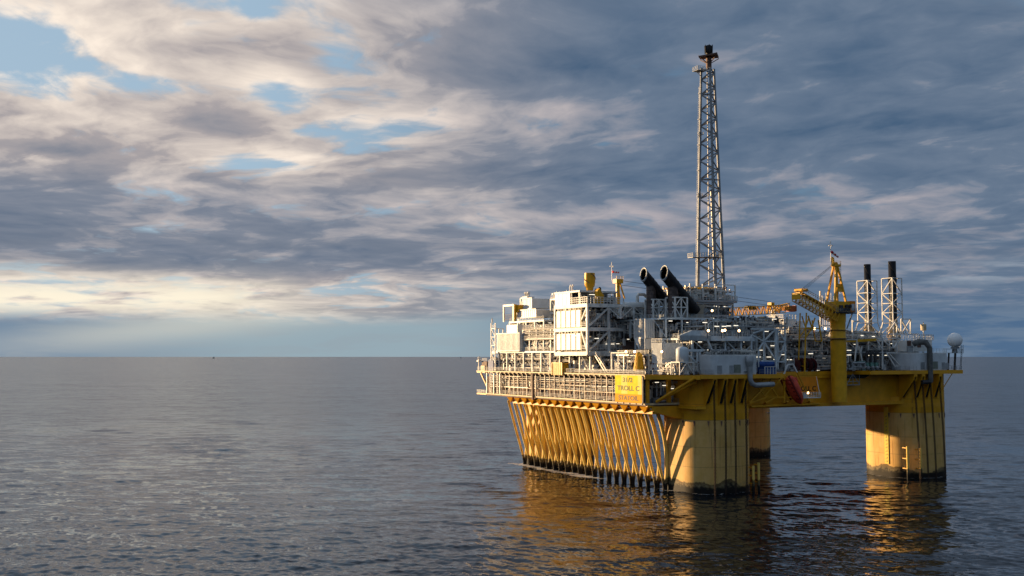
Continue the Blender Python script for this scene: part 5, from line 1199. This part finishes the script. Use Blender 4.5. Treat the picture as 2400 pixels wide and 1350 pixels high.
# mast cluster beside the crane
t = thing('instrument_mast', 'white post cluster with small aerials left of the big crane A-frame', 'mast', (36, -4, 46))
m = MB(); a, zt = onB(1922, 682, -3); m.beam((a, -3, 47), (a, -3, zt), 0.4); a, zt = onB(1934, 686, -2)
for k in range(7): m.beam((a - 1.8 + k * 0.7, -2, 47), (a - 1.8 + k * 0.7, -2, zt - (k % 3) * 1.1), 0.12)
m.build('mast', WHITE, t); m = MB()
for k in range(4): m.box(a - 2, a + 3, -2.6, -1.4, 47.6 + k * 2.6, 47.75 + k * 2.6)
m.rail([(a - 2, -2.6, 55.5), (a + 3, -2.6, 55.5)], h=1.3, r=0.09); m.build('platform', STEEL, t)
# far crane with its boom resting towards the right
KB = 66.0
t = thing('far_crane', 'distant yellow crane behind the topsides, boom lying to the right with an orange-red tip', 'crane', (0, KB, 40))
a0, z0 = onB(1448, 660, KB); a0b, zb = onB(1446, 706, KB); a1, z1 = onB(1464, 700, KB)
m = MB(); m.beam((a0b, KB, 48), (a0 - 0.3, KB, z0), 0.7); m.beam((a0b + 0.9, KB, 48), (a0 + 0.4, KB, z0), 0.5); m.beam((a1, KB, z1), (a0 + 0.7, KB, z0), 0.4); m.beam((a1 - 1.2, KB + 1, z1), (a0 + 0.5, KB + 1, z0), 0.35); m.build('a_frame', YELC, t)
m = MB(); m.box(a0 - 1.2, a0 + 1.6, KB - 1, KB + 1.4, z0 - 0.6, z0 + 0.9); m.rail([(a0 - 1.2, KB - 1, z0 + 0.9), (a0 + 1.6, KB - 1, z0 + 0.9)], h=1.0, r=0.1); m.build('head', YELC, t)
p = Vector((a1 + 1, KB, onB(1480, 745, KB)[1])); aq, zq = onB(1836, 724, KB); q = Vector((aq, KB, zq))
m = MB(); lattice(m, p, q, 2.2, 3.0, 24, 0.17); m.build('boom', YELC, t)
m = MB(); d = (q - p).normalized(); ae, ze = onB(1861, 724, KB); m.beam(q, q + d * 2.2, 1.6, 1.5); m.beam(q + d * 2.2, (ae, KB, ze), 1.7, 2.3); m.box(ae - 0.2, ae + 0.5, KB - 1, KB + 1, ze - 0.9, ze + 1.3); m.build('boom_tip', mat('orange_red_paint', (0.40, 0.10, 0.02), 0.5, var=0.25), t)
m = MB(); ar, zr = onB(1806, 712, KB)
for s_ in (-0.9, 0.9): m.beam((ar - 1.2, KB + s_, zr - 3), (ar, KB + s_, zr), 0.4); m.beam((ar + 1.6, KB + s_, zr - 3), (ar + 0.2, KB + s_, zr), 0.4)
m.box(ar - 0.6, ar + 1.0, KB - 1.1, KB + 1.1, zr - 0.5, zr + 0.5); lattice(m, (ar + 2, KB, zr - 2.0), (ae - 2.5, KB, ze + 1.2), 1.6, 2.0, 6, 0.14); m.build('sheave_frame', YELC, t)
m = MB(); ac, zc = onB(1760, 722, KB); m.box(ac - 2.2, ac + 2, KB - 0.8, KB + 0.8, zc - 0.6, zc + 0.3)
for k in range(4): m.tube((ac - 2 + k * 1.1, KB - 0.9, zc + 0.5), (ac - 2 + k * 1.1, KB + 0.9, zc + 0.5), 0.42, 7)
m.build('sheaves', DARK, t)
m = MB()
for dz in (0.2, -1.4):
    m.tube((a0 + 1.4, KB, z0 + dz + 0.2), (ar, KB, zr + dz * 0.9 + 0.6), 0.07, 4)
m.build('pendant_ropes', ROPE, t)
t = thing('boom_rest', 'white and yellow trestle tower that carries the far crane boom', 'boom rest', (ar, KB, 45)); m = MB()
a_, z_ = onB(1812, 725, KB)
for s_ in (-0.8, 0.8): m.beam((a_, KB + s_, z_), (a_ - 1.0, KB + s_, 44), 0.35); m.beam((a_, KB + s_, z_), (a_ + 2.2, KB + s_, 44), 0.35)
for k in range(5): z = 46 + k * 2.6; m.beam((a_ - 0.9, KB - 0.8, z), (a_ + 1.8, KB - 0.8, z + 1.6), 0.2); m.beam((a_ - 0.9, KB - 0.8, z), (a_ + 1.8, KB - 0.8, z), 0.2)
m.build('frame', WHITE, t)
def windsock(x, y, b, zb, words, droop):
    a, z = onB(x, y, b); t = thing('windsock', words, 'windsock', (a, b, zb), 'red and white windsocks')
    m = MB(); m.beam((a, b, zb), (a - 0.05, b, z + 3.4), 0.13); m.build('pole', WHITE, t)
    m = MB(); m.beam((a - 0.6, b, z + 1.9), (a + 0.6, b, z + 1.9), 0.1); m.box(a - 0.75, a - 0.45, b - 0.15, b + 0.15, z + 1.7, z + 2.1); m.box(a + 0.45, a + 0.75, b - 0.15, b + 0.15, z + 1.7, z + 2.1); m.beam((a - 0.4, b, z + 2.6), (a + 0.3, b, z + 2.9), 0.12); m.build('anemometer', WHITE, t)
    for k in range(5):
        m = MB(); f0, f1 = k / 5, (k + 1) / 5
        m.tube((a + 0.3 + 2.7 * f0, b, z - droop * f0), (a + 0.3 + 2.7 * f1, b, z - droop * f1), 0.42 - 0.16 * f0, 10, 0.42 - 0.16 * f1); m.build('sock_band', mat('sock_white', (0.8, 0.78, 0.76), 0.8) if k % 2 else mat('sock_red', (0.55, 0.02, 0.03), 0.8), t)
windsock(1434, 637, KB, onB(1434, 660, KB)[1], 'red and white windsock flying level above the distant left crane', 0.15)
windsock(1947, 590, CB, onB(1950, 614, CB)[1], 'red and white windsock drooping above the head of the big crane', 1.5)

# ---------------------------------------------------------------- right-hand exhaust towers
def vent_tower(x0, xc, x1, yt, ys, xs0, xs1, b, words):
    ac, zt = onB(xc, yt, b); a1, _ = onB(x1, yt, b); w = a1 - ac
    bl = b
    t = thing('vertical_exhaust', words, 'exhaust stack', (ac, b, 44), 'black upright exhausts in lattice towers')
    L = 4.6; cs = ((0, 0), (w, 0), (w, L), (0, L)); F = MB(); zs_ = [45.0, 49.5, 53.0, 56.2, 59.6, zt]
    def Q(i, z):
        s = max(0, (49.5 - z) / 4.5) * 0.22; a, bb = cs[i]; return Vector((ac + a + (a - w / 2) * s * 2, b + bb + (bb - L / 2) * s * 2, z))
    for i in range(4): F.beam(Q(i, zs_[0]), Q(i, zs_[1]), 0.3); F.beam(Q(i, zs_[1]), Q(i, zt), 0.3)
    for k in range(1, 6):
        for i in range(4): F.beam(Q(i, zs_[k]), Q((i + 1) % 4, zs_[k]), 0.22)
    for k in range(5):
        for i in range(4):
            p, q = (Q(i, zs_[k]), Q((i + 1) % 4, zs_[k + 1])) if (k + i) % 2 else (Q((i + 1) % 4, zs_[k]), Q(i, zs_[k + 1])); F.beam(p, q, 0.2)
    F.build('lattice_tower', WHITE, t)
    cc, _ = onB((xs0 + xs1) / 2, ys, b + L / 2); r = 0.66 * (onB(xs1, ys, b + L / 2)[0] - onB(xs0, ys, b + L / 2)[0]) / 2; zs = onB(xs0, ys, b + L / 2)[1]; cy = b + L / 2
    m = MB(); m.lathe((cc, cy, 0), [(r, 48), (r, zs), (r - 0.12, zs), (r - 0.12, zs - 0.6), (0.02, zs - 0.6)], 18); m.build('stack', BLACK, t)
    m = MB()
    for s0 in (PI * 0.9, PI * 1.9):
        pts = [(cc + (r + 0.06) * math.cos(s0 + h * 1.0), cy + (r + 0.06) * math.sin(s0 + h * 1.0), zs - 0.2 - h * 2.4) for h in [0.3 * i for i in range(12)]]; m.path(pts, 0.11, 5)
    m.build('helical_strake', BLACK, t)
    m = MB(); m.lathe((cc, cy, 0), [(r * 1.1, 43.6), (r * 1.7, 44.2), (r * 1.75, 46.8), (r * 1.1, 48.4), (r * 1.05, 50.6)], 16); m.build('lagging', mat('ochre_lagging', (0.42, 0.30, 0.16), 0.45, metal=0.3, var=0.4, rust=0.5), t)
    m = MB(); m.tube((cc - r - 0.35, cy - 0.6, 47), (cc - r - 0.35, cy - 0.6, zt - 1), 0.14, 5); m.build('drain_pipe', PIPE, t)
vent_tower(2011, 2033, 2055, 657, 619, 2024, 2041, 13.0, 'left one of the two black upright exhausts in white lattice towers')
vent_tower(2067, 2091, 2113, 651, 612, 2081, 2100, 11.0, 'taller right one of the two black upright exhausts in white lattice towers')
deck_module('power_module', 'pale trussed module under the two upright exhausts, right of the crane pedestal', 'process module',
            (48.5, 72, -3, 24), [39.9, 43.4], 5, 4, 121, w=0.42, frame=WHITE, n=120, light=0.45, lampn=2, vessels=3, inset=4)
deck_module('power_module', 'dark lower bay with curved fan ducts, under the pale trussed module', 'process module',
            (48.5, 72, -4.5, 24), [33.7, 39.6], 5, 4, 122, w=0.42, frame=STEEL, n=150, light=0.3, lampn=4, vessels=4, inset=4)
t = thing('deck_equipment', 'sunlit rails, tanks and pipes on the roof around the feet of the two upright exhausts', 'deck equipment', (50, 0, 43.6))
clutter(t, (49, 70, -2, 14, 43.5, 46.2), 123, 230, light=0.7, vessels=6); m = MB()
m.rail([(48.5, 20, 43.5), (48.5, -3, 43.5), (86, -3, 43.5)], h=1.4, r=0.09, post=1.2); m.rail([(50, -1, 45.4), (60, -1, 45.4)], h=1.4, r=0.09, post=0.8); m.build('railing', WHITE, t)
lamps(t, [(65, -3, 44.4), (60, -3, 44.6)])
t = thing('truss_frame', 'white triangulated trusses and yellow beam along the near face right of the crane', 'truss', (50, -6.4, 34)); F = MB(); Y = MB()
for s_ in ((1978, 796, 2008, 796), (2054, 793, 2111, 793), (2068, 793, 2068, 865), (2054, 796, 2068, 820), (2068, 796, 2090, 816), (2111, 793, 2094, 816), (2093, 796, 2093, 815), (2079, 827, 2147, 827), (2079, 829, 2098, 860),
           (2130, 829, 2130, 862), (2118, 829, 2131, 862), (2146, 829, 2132, 862), (2098, 858, 2130, 858), (2085, 830, 2110, 858), (2008, 796, 2002, 865), (2013, 812, 2024, 862), (2020, 812, 2016, 830), (2140, 829, 2140, 862),
           (2064, 783, 2153, 783), (2102, 766, 2102, 830), (2134, 748, 2134, 783), (2112, 748, 2112, 783), (2112, 748, 2134, 748), (2134, 749, 2114, 781), (2112, 749, 2132, 781), (1998, 750, 1998, 796), (2070, 755, 2063, 783), (2098, 755, 2112, 783), (2078, 783, 2098, 755), (2000, 753, 2015, 753), (2127, 783, 2150, 783)):
    seg(*s_, b=-6.4, w=0.34, mb=F)
F.build('frame', WHITE, t); seg(2003, 799, 2056, 796, b=-6.0, w=0.8, mb=Y); seg(1978, 799, 2003, 799, b=-6.0, w=0.8, mb=Y); Y.build('yellow_beam', YELC, t)
for (x, lab) in ((2030, 'left'), (2041, 'middle'), (2052, 'right')):
    a, z = onB(x, 846, -6.2); tt = thing('fan_duct', 'small %s elbow-topped dark fan duct of three in the bay right of the crane' % lab, 'fan duct', (a, -6.2, 33.6), 'elbow fan ducts')
    m = MB(); m.path([(a, -6.2, 36.2), (a, -6.2, 38.3), (a + 0.4, -6.3, 39.3), (a + 1.4, -6.4, 39.8)], 0.42, 8); m.build('elbow', DARK, tt)
    m = MB(); m.box(a - 0.6, a + 0.6, -6.8, -5.6, 34.9, 36.2); m.beam((a - 0.5, -6.2, 33.6), (a - 0.5, -6.2, 35), 0.15); m.build('base', GREENISH, tt)
    m = MB(); m.lathe((a, -6.9, 34.0), [(0.1, 0), (0.5, 0.3), (0.5, 0.9), (0.1, 1.2)], 8); m.build('silencer', STEEL, tt)
t = thing('deck_cabinets', 'dark green and grey cabinets on the deck between the crane and the fan ducts', 'cabinets', (47, -8, 33.7))
clutter(t, (46.8, 56, -8.5, -5, 33.7, 36.4), 124, 60, light=0.2, vessels=1, red=False); m = MB(); m.box(53, 56.5, -7.6, -6, 33.7, 36.6); m.build('green_box', GREENISH, t)
deck_module('service_module', 'shaded back module at the right end of the topsides behind the rounded building', 'process module',
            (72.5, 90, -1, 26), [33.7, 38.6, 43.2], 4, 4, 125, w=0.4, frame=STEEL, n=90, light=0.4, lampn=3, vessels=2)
t = rounded_building('end_building', 'rounded grey-white corrugated building on the deck above the right-hand column', 72.9, 88.9, -12.4, -4.0, 33.76, 39.3, 2.6,
                     [(75.2, 1.6, 2.2), (84.8, 1.4, 2.2), (86.6, 1.2, 2.0)], [(80.2, 2.6, 34.2, 2.3)])
a_, z_ = onB(2173, 801, -13.2)
m = MB(); m.path([(a_ - 3.2, -10.5, z_ - 0.8), (a_ - 2.0, -11.5, z_), (a_ - 0.4, -13.0, z_ - 0.2), (a_ + 0.6, -13.6, z_ - 2.0), (a_ + 0.6, -13.6, 30.0)], [0.85, 0.95, 0.95, 0.85, 0.8], 12)
k = MB(); k.tube((a_ + 0.6, -13.6, 30.2), (a_ - 2.8, -13.2, 30.0), 0.7, 10)
one('ventilation_duct', 'large dark grey gooseneck duct in front of the right-hand rounded building', 'duct', (a_, -13.4, 30), [('duct', m, mat('weathered_duct', (0.13, 0.13, 0.12), 0.6, var=0.4, rust=0.6)), ('outlet', k, DARK)])
a0, zt = onB(2131, 797, -8); a1, zb = onB(2185, 824, -8); am, _ = onB(2152, 797, -8)
m = MB(); m.ribs((a0, -8), (a1, -8), zb, zt, (0, -1), 0.9, 0.06, 0.2); m.box(a0, a1, -7.8, -2, zb, zt - 0.05)
k = MB(); k.box(am - 0.6, am + 1.0, -8.2, -8.02, zb + 1.3, zb + 2.6); g = MB(); g.box(a0 - 1.2, a0 + 0.4, -8.4, -8.1, zb, zb + 3.4)
one('roof_shelter', 'white cabin on the roof of the right-hand rounded building', 'cabin', (a0, -8, zb), [('walls', m, CLAD), ('window', k, BROWN), ('louvre_panel', g, BROWN)])
t = thing('aerial_platform', 'railed platform with a white aerial drum at the right end, left of the white dome', 'aerial', (82, -6, 43))
a, z = onB(2168, 770, -10.6); a0, z0 = onB(2152, 796, -10.6); a1, z1 = onB(2184, 796, -10.6)
m = MB(); m.box(a0, a1, -11.2, -8.6, z0 - 0.2, z0); m.rail([(a0, -8.6, z0), (a0, -11.2, z0), (a1, -11.2, z0), (a1, -8.6, z0)], h=1.6, r=0.12, post=0.8, bars=4); m.build('platform', WHITE, t)
m = MB(); m.beam((a, -10.0, z0), (a, -10.0, z + 0.5), 0.35); m.build('post', WHITE, t)
m = MB(); m.lathe((a, -10.0, z - 0.6), [(0.8, 0), (0.9, 0.1), (0.9, 1.9), (0.8, 2.0)], 10, False); m.beam((a, -10.0, z + 1.4), (a, -10.0, z + 2.1), 0.15); m.build('drum', GALV_EDGE, t)
m = MB(); m.rail([(74, -12.0, 39.4), (88, -12.0, 39.4)], h=1.2, r=0.06) if False else m.box(74, 76, -9, -8.2, 39.4, 41.4); m.build('cabinet', STEEL, t)
# radome
a, z = onB(2238, 797, -7.5); r = 0.66 * (onB(2255.5, 797, -7.5)[0] - onB(2220.5, 797, -7.5)[0]) / 2
t = thing('radome', 'white satellite dome standing out at the far right end of the platform', 'radome', (a, -7.5, 33.7))
m = MB(); n = 24; m.lathe((a, -7.5, z), [(r * math.sin(PI * k / 18), -r * math.cos(PI * k / 18)) for k in range(2, 19)], n); m.build('dome', RADW, t)
m = MB(); m.lathe((a, -7.5, z - r), [(r * 0.55, -0.4), (r * 0.6, 0), (r * 0.3, 0.2)], 14, False); m.lathe((a - 0.2, -7.5, 39.2), [(1.0, 0), (0.8, 1.4), (0.8, z - r - 39.2 - 0.2)], 10); m.build('base', STEEL, t)
m = MB()
for zz in (z - r - 0.5, 39.3): m.box(a - 2.0, a + 1.9, -9.2, -5.8, zz - 0.15, zz); m.rail([(a - 2, -9.2, zz), (a + 1.9, -9.2, zz), (a + 1.9, -5.8, zz)], h=1.2, r=0.07, post=0.8)
m.build('walkway', STEEL, t); m = MB(); m.beam((a - 1.8, -8.5, 33.7), (a - 1.2, -8.5, 39.2), 0.5); m.beam((a - 1.8, -6, 33.7), (a - 1.2, -6, 39.2), 0.4); m.ladder((a + 0.4, -9, 33.7), (a + 1.4, -9, z - r - 0.5), 0.5, (1, 0, 0), 0.1); m.build('leg', DARK, t)
m = MB(); m.tube((a + r * 0.66, -7.5 - r * 0.62, z - 0.1), (a + r * 0.74, -7.5 - r * 0.72, z - 0.1), 0.13, 6); m.build('hatch', DARK, t)
m = MB(); m.beam((89.5, -12.8, 33), (86.0, -10.2, 26.0), 0.22); m.build('corner_strut', YEL, hull)

# ---------------------------------------------------------------- near-side under-deck: lifeboat, braces, platform, sign
t = thing('davit_frame', 'yellow braced frame under the near deck edge that carries the red lifeboat', 'frame', (14, -9, 25))
F = MB(); G = MB()
for s_ in ((1756, 944, 1820, 878), (1783, 918, 1790, 878), (1790, 926, 1782, 893), (1792, 927, 1833, 885), (1798, 892, 1822, 928), (1793, 930, 1840, 931), (1838, 876, 1838, 944), (1757, 945, 1795, 932), (1795, 944, 1820, 930),
           (1841, 880, 1862, 928), (1868, 872, 1890, 918), (1866, 880, 1878, 905), (1843, 931, 1862, 931), (1766, 893, 1792, 928)):
    seg(*s_, b=-10.0, w=0.46 if s_[0] in (1756, 1838) else 0.3, mb=F)
F.build('braces', YEL, t)
for s_ in ((1837, 878, 1846, 855), (1868, 872, 1858, 853), (1846, 855, 1858, 853)): seg(*s_, b=-10.0, w=0.34, mb=G)
G.build('top_legs', WHITE, t)
m = MB(); m.tube((9.5, -8.4, 23.7), (36, -8.4, 24.0), 0.4, 8)
for a in (16, 24, 33): m.tube((a, -6.1, 24), (a - 2, -10, 25), 0.3, 6)
m.build('spreader', YEL, t)
a0, z0 = onB(1848, 884, -10.6); a1, z1 = onB(1880, 946, -10.6)
t = thing('lifeboat', 'red enclosed free-fall lifeboat pointing steeply down under the deck edge', 'lifeboat', ((a0 + a1) / 2, -10.6, (z0 + z1) / 2))
p = Vector((a0, -10.6, z0)); q = Vector((a1, -10.6, z1)); L = (q - p).length; d = (q - p) / L; up = Vector((-d.z, 0, d.x)); up = up if up.z > 0 else -up; sd_ = Vector((0, 1, 0))
m = MB(); n = 14; prof = [(0.0, 0.8, 0.9), (0.06, 1.3, 1.4), (0.3, 1.75, 1.75), (0.6, 1.75, 1.7), (0.8, 1.4, 1.3), (0.93, 0.75, 0.75), (1.0, 0.1, 0.12)]; vs = []
for f, w, h in prof:
    for k in range(n):
        th = 2 * PI * k / n; cz = math.sin(th); off = up * (h * cz if cz > 0 else 1.15 * h * cz); vs.append(p + d * (L * f) + sd_ * (w * math.cos(th)) + off - up * (0.25 * f))
fs = [(i * n + k, i * n + (k + 1) % n, (i + 1) * n + (k + 1) % n, (i + 1) * n + k) for i in range(len(prof) - 1) for k in range(n)]
m.add(vs, fs, True); m.add(vs, [tuple(range(n))[::-1], tuple(range((len(prof) - 1) * n, len(prof) * n))]); m.build('hull_shell', RED, t)
m = MB(); c = p + d * (L * 0.14) + up * 1.2; m.prism([c - sd_ * 0.7, c + d * 1.6 - sd_ * 0.7, c + d * 1.3 - sd_ * 0.6 + up * 0.9, c + d * 0.1 - sd_ * 0.6 + up * 0.9], (0, 1.3, 0)); m.build('coxswain_hood', RED, t)
m = MB(); m.beam(p - sd_ * 1.5, p + d * (L * 0.85) - sd_ * 1.42, 0.12); m.build('rubbing_strake', mat('faded_red', (0.5, 0.14, 0.12), 0.5), t)
m = MB()
for k in range(4): c = p + d * (L * (0.3 + 0.12 * k)) - sd_ * 1.44; m.box(c.x - 0.2, c.x + 0.2, c.y - 0.06, c.y + 0.06, c.z - 0.15 + 0.3, c.z + 0.45)
m.build('window', DARK, t)
t = thing('launch_skid', 'dark red slanting launch rails beside the red lifeboat', 'launch skid', (a0, -9, z0)); m = MB()
for s_ in (-2.3, 1.9): m.beam(p + up * -1.5 + sd_ * s_ - d * 1.5, p + d * (L * 0.75) + up * -1.5 + sd_ * s_, 0.4)
for k in range(6): c = p + d * (L * 0.7 * k / 5) - up * 1.6; m.beam(c - sd_ * 2.3, c + sd_ * 1.9, 0.22)
m.build('rails', mat('dark_red_paint', (0.20, 0.02, 0.015), 0.5, var=0.3), t)
t = thing('hanging_platform', 'small white railed platform hanging under the deck beside the lifeboat and orange sign', 'platform', (25, -9, 27))
a0, z0 = onB(1872, 931, -9.2); a1, _ = onB(1918, 931, -9.2)
m = MB(); m.box(a0, a1, -10.2, -7.6, z0 - 0.3, z0); m.build('deck_floor', WHITE, t); m = MB(); m.rail([(a0, -10.2, z0), (a1, -10.2, z0)], h=1.4, r=0.09, post=1.0); m.beam((a1, -10, z0), (a1 + 0.5, -8, z0 + 6), 0.12); m.build('railing', WHITE, t)
m = MB(); m.box(a0 + 1.2, a0 + 2.8, -9.9, -9.3, z0, z0 + 1.1); m.box(a0 - 0.9, a0 + 0.2, -10.1, -9.0, z0 + 0.2, z0 + 2.4); m.build('cabinet', GREYCLAD, t)
t = thing('hanging_platform', 'white lattice cage hanging under the deck edge just right of the crane pedestal', 'platform', (46, -7, 27))
a0, z0 = onB(1984, 902, -8); a1, z1 = onB(2014, 876, -8); am = (a0 + a1) / 2; m = MB()
for (u, v, w_, x_) in ((a0, z0, a0, z1), (a1, z0, a1, z1), (a0, z0, a1, z0), (am, z0, am, z1), (a0, z0, am, z1), (am, z1, a1, z0), (a0, z0 + 1, a1, z0 + 1)): m.beam((u, -8, v), (w_, -8, x_), 0.14)
m.box(a0, a1, -8.1, -6.1, z0 - 0.15, z0); m.build('frame', STEEL, t); m = MB(); m.path([(a0, -7.2, 32.0), (a1 + 3, -7.2, 31.9), (a1 + 4.5, -7.2, 32.6)], 0.55, 8); m.build('pipe', DARK, t)

# ---------------------------------------------------------------- signs
def text_mesh(txt, size, ext=0.02):
    cu = bpy.data.curves.new('lettering', 'FONT'); cu.body = txt; cu.size = size; cu.extrude = ext; cu.align_x = 'CENTER'; cu.align_y = 'CENTER'; cu.offset = 0.02 * size
    tmp = bpy.data.objects.new('lettering', cu); COL.objects.link(tmp); bpy.context.view_layer.update()
    me = bpy.data.meshes.new_from_object(tmp.evaluated_get(bpy.context.evaluated_depsgraph_get())); bpy.data.objects.remove(tmp); bpy.data.curves.remove(cu)
    return me
def lettering(parent, txt, size, pos, face, material, sx=1.0):
    me = text_mesh(txt, size); me.materials.append(material); o = bpy.data.objects.new('lettering', me); COL.objects.link(o); o.parent = parent
    b = parent['_base']; o.location = (pos[0] - b[0], pos[1] - b[1], pos[2] - b[2]); o.rotation_euler = (PI / 2, 0, -PI / 2 if face == '-a' else 0); o.scale = (sx, 1, 1)
    return o
b1, zt = onA(1441.5, 883, -23.0); b0, zb = onA(1504.5, 941, -23.0); zt = 32.7; zb = 25.0; zm = zb + (zt - zb) * 0.31
t = thing('name_board', 'big bright yellow name board with an orange lower band, at the sunlit corner', 'sign', (-23, b0, zb))
SIGNY = mat('faded_yellow_sign', (0.80, 0.62, 0.015), 0.8, var=0.15, scale=0.5); SIGNW = mat('bleached_sign', (0.80, 0.68, 0.16), 0.8, var=0.1); SIGNO = mat('orange_yellow_sign', (0.78, 0.34, 0.0), 0.8, var=0.05)
m = MB(); m.box(-23.0, -22.75, b0, b1, zm + 0.01, zt); m.build('upper_panel', SIGNY, t)
m = MB(); m.box(-23.01, -22.75, b0, b1, zb, zm); m.build('lower_panel', SIGNO, t)
m = MB(); w = b1 - b0; m.box(-23.015, -23.002, b0 + w * 0.53, b0 + w * 0.76, zm + 0.02, zt - 0.05); m.box(-23.015, -23.002, b0 + 0.02, b0 + w * 0.14, zm + 0.02, zt - 0.05); m.build('bleached_panels', SIGNW, t)
FAD = mat('faded_letter', (0.22, 0.20, 0.11), 0.8); INK = mat('brown_letter', (0.05, 0.03, 0.012), 0.6)
bc = (b0 + b1) / 2
lettering(t, '31/2', 1.8, (-23.03, bc + 0.3, zt - 1.35), '-a', FAD, 1.55); lettering(t, 'TROLL C', 1.9, (-23.03, bc, zt - 3.7), '-a', FAD, 1.45); lettering(t, 'STATOIL', 1.8, (-23.03, bc, (zb + zm) / 2 + 0.05), '-a', INK, 1.4)
m = MB()
for k in range(5): b = b0 + 0.5 + k * (w - 1) / 4; m.beam((-22.7, b, zb - 0.4), (-22.7, b, zt + 0.2), 0.2)
m.build('frame', WHITE, t)
m = MB(); m.box(-22.95, -22.4, b0 - 0.5, b0 - 0.05, zb, zt - 0.3); m.build('edge_column', DARK, t)
a0, z0 = onB(1853, 921, -6.7); a1, z1 = onB(1917, 883, -6.7)
t = thing('name_board', 'orange name board on the hull, half hidden behind the red lifeboat', 'sign', (a0, -6.7, z0))
m = MB(); m.box(a0, a1, -6.75, -6.6, z0, z1); m.build('panel', ORANGE, t)
_, zl = onB(1900, 911, -6.8); lettering(t, 'TROLL C', 1.9, ((a0 + a1) / 2 + 0.2, -6.8, zl), '-b', INK, 1.15)

# ---------------------------------------------------------------- far away and small
def far_rig(px_, dist, s, words):
    x = (px_ - 1200) / F_PX * dist; t = bpy.data.objects.new('distant_rig', None); COL.objects.link(t); t.location = (x, dist, 0); tag(t, words, 'oil rig', 'rigs on the horizon'); t['_base'] = (0.0, 0.0, 0.0)
    m = MB()
    for i, j in ((-1, -1), (1, -1), (1, 1), (-1, 1)): m.box(i * 22 * s - 5, i * 22 * s + 5, j * 22 * s - 5, j * 22 * s + 5, -2, 24 * s)
    m.build('leg', STEEL, t); m = MB(); m.box(-34 * s, 34 * s, -28 * s, 28 * s, 24 * s, 40 * s); m.box(-20 * s, 6 * s, -20 * s, 20 * s, 40 * s, 54 * s); m.build('deck', STEEL, t)
    m = MB(); m.beam((14 * s, 0, 40 * s), (18 * s, 0, 92 * s), 5 * s); m.beam((24 * s, 0, 40 * s), (18 * s, 0, 92 * s), 5 * s); m.build('derrick', STEEL, t)
far_rig(502, 21000, 0.5, 'tiny distant oil rig on the horizon at the left'); far_rig(1080, 24000, 0.4, 'tiny distant oil rig on the horizon just left of the platform')
gx, gz = onB(1800, 968, -30)
gull = MB(); P0 = Vector((gx, -30, gz))
gull.path([P0 + Vector(v) for v in ((-0.42, 0, 0.06), (-0.3, 0, 0.03), (0, 0, 0), (0.3, 0, 0.02), (0.42, 0, 0.08), (0.52, 0, 0.09), (0.6, 0, 0.07))], [0.02, 0.06, 0.12, 0.11, 0.07, 0.075, 0.012], 8)
gull.add([P0 + Vector(v) for v in ((-0.10, 0, 0.06), (0.18, 0, 0.06), (0.12, 0.55, 0.30), (-0.10, 0.55, 0.30), (-0.12, 1.1, 0.10), (-0.02, 0.6, 0.26), (0.12, -0.55, 0.30), (-0.10, -0.55, 0.30), (-0.12, -1.1, 0.10))], [(0, 1, 2, 3), (3, 2, 4), (1, 0, 7, 6), (6, 7, 8)])
gull.add([P0 + Vector(v) for v in ((-0.38, 0, 0.06), (-0.62, -0.12, 0.08), (-0.62, 0.12, 0.08))], [(0, 1, 2)])
tag(gull.build('seagull', mat('gull_grey', (0.18, 0.18, 0.18), 0.8), None, (gx, -30, gz)), 'single gull flying over the sea between the two near columns', 'bird')

# clutter meshes are masses nobody could count; helper props go
STUFF = ('pipework', 'steel_pipework', 'machinery', 'cabinets', 'valves')
for o in COL.objects:
    if o.parent is not None and o.name.split('.')[0] in STUFF: o['kind'] = 'stuff'
    if '_base' in o.keys(): del o['_base']
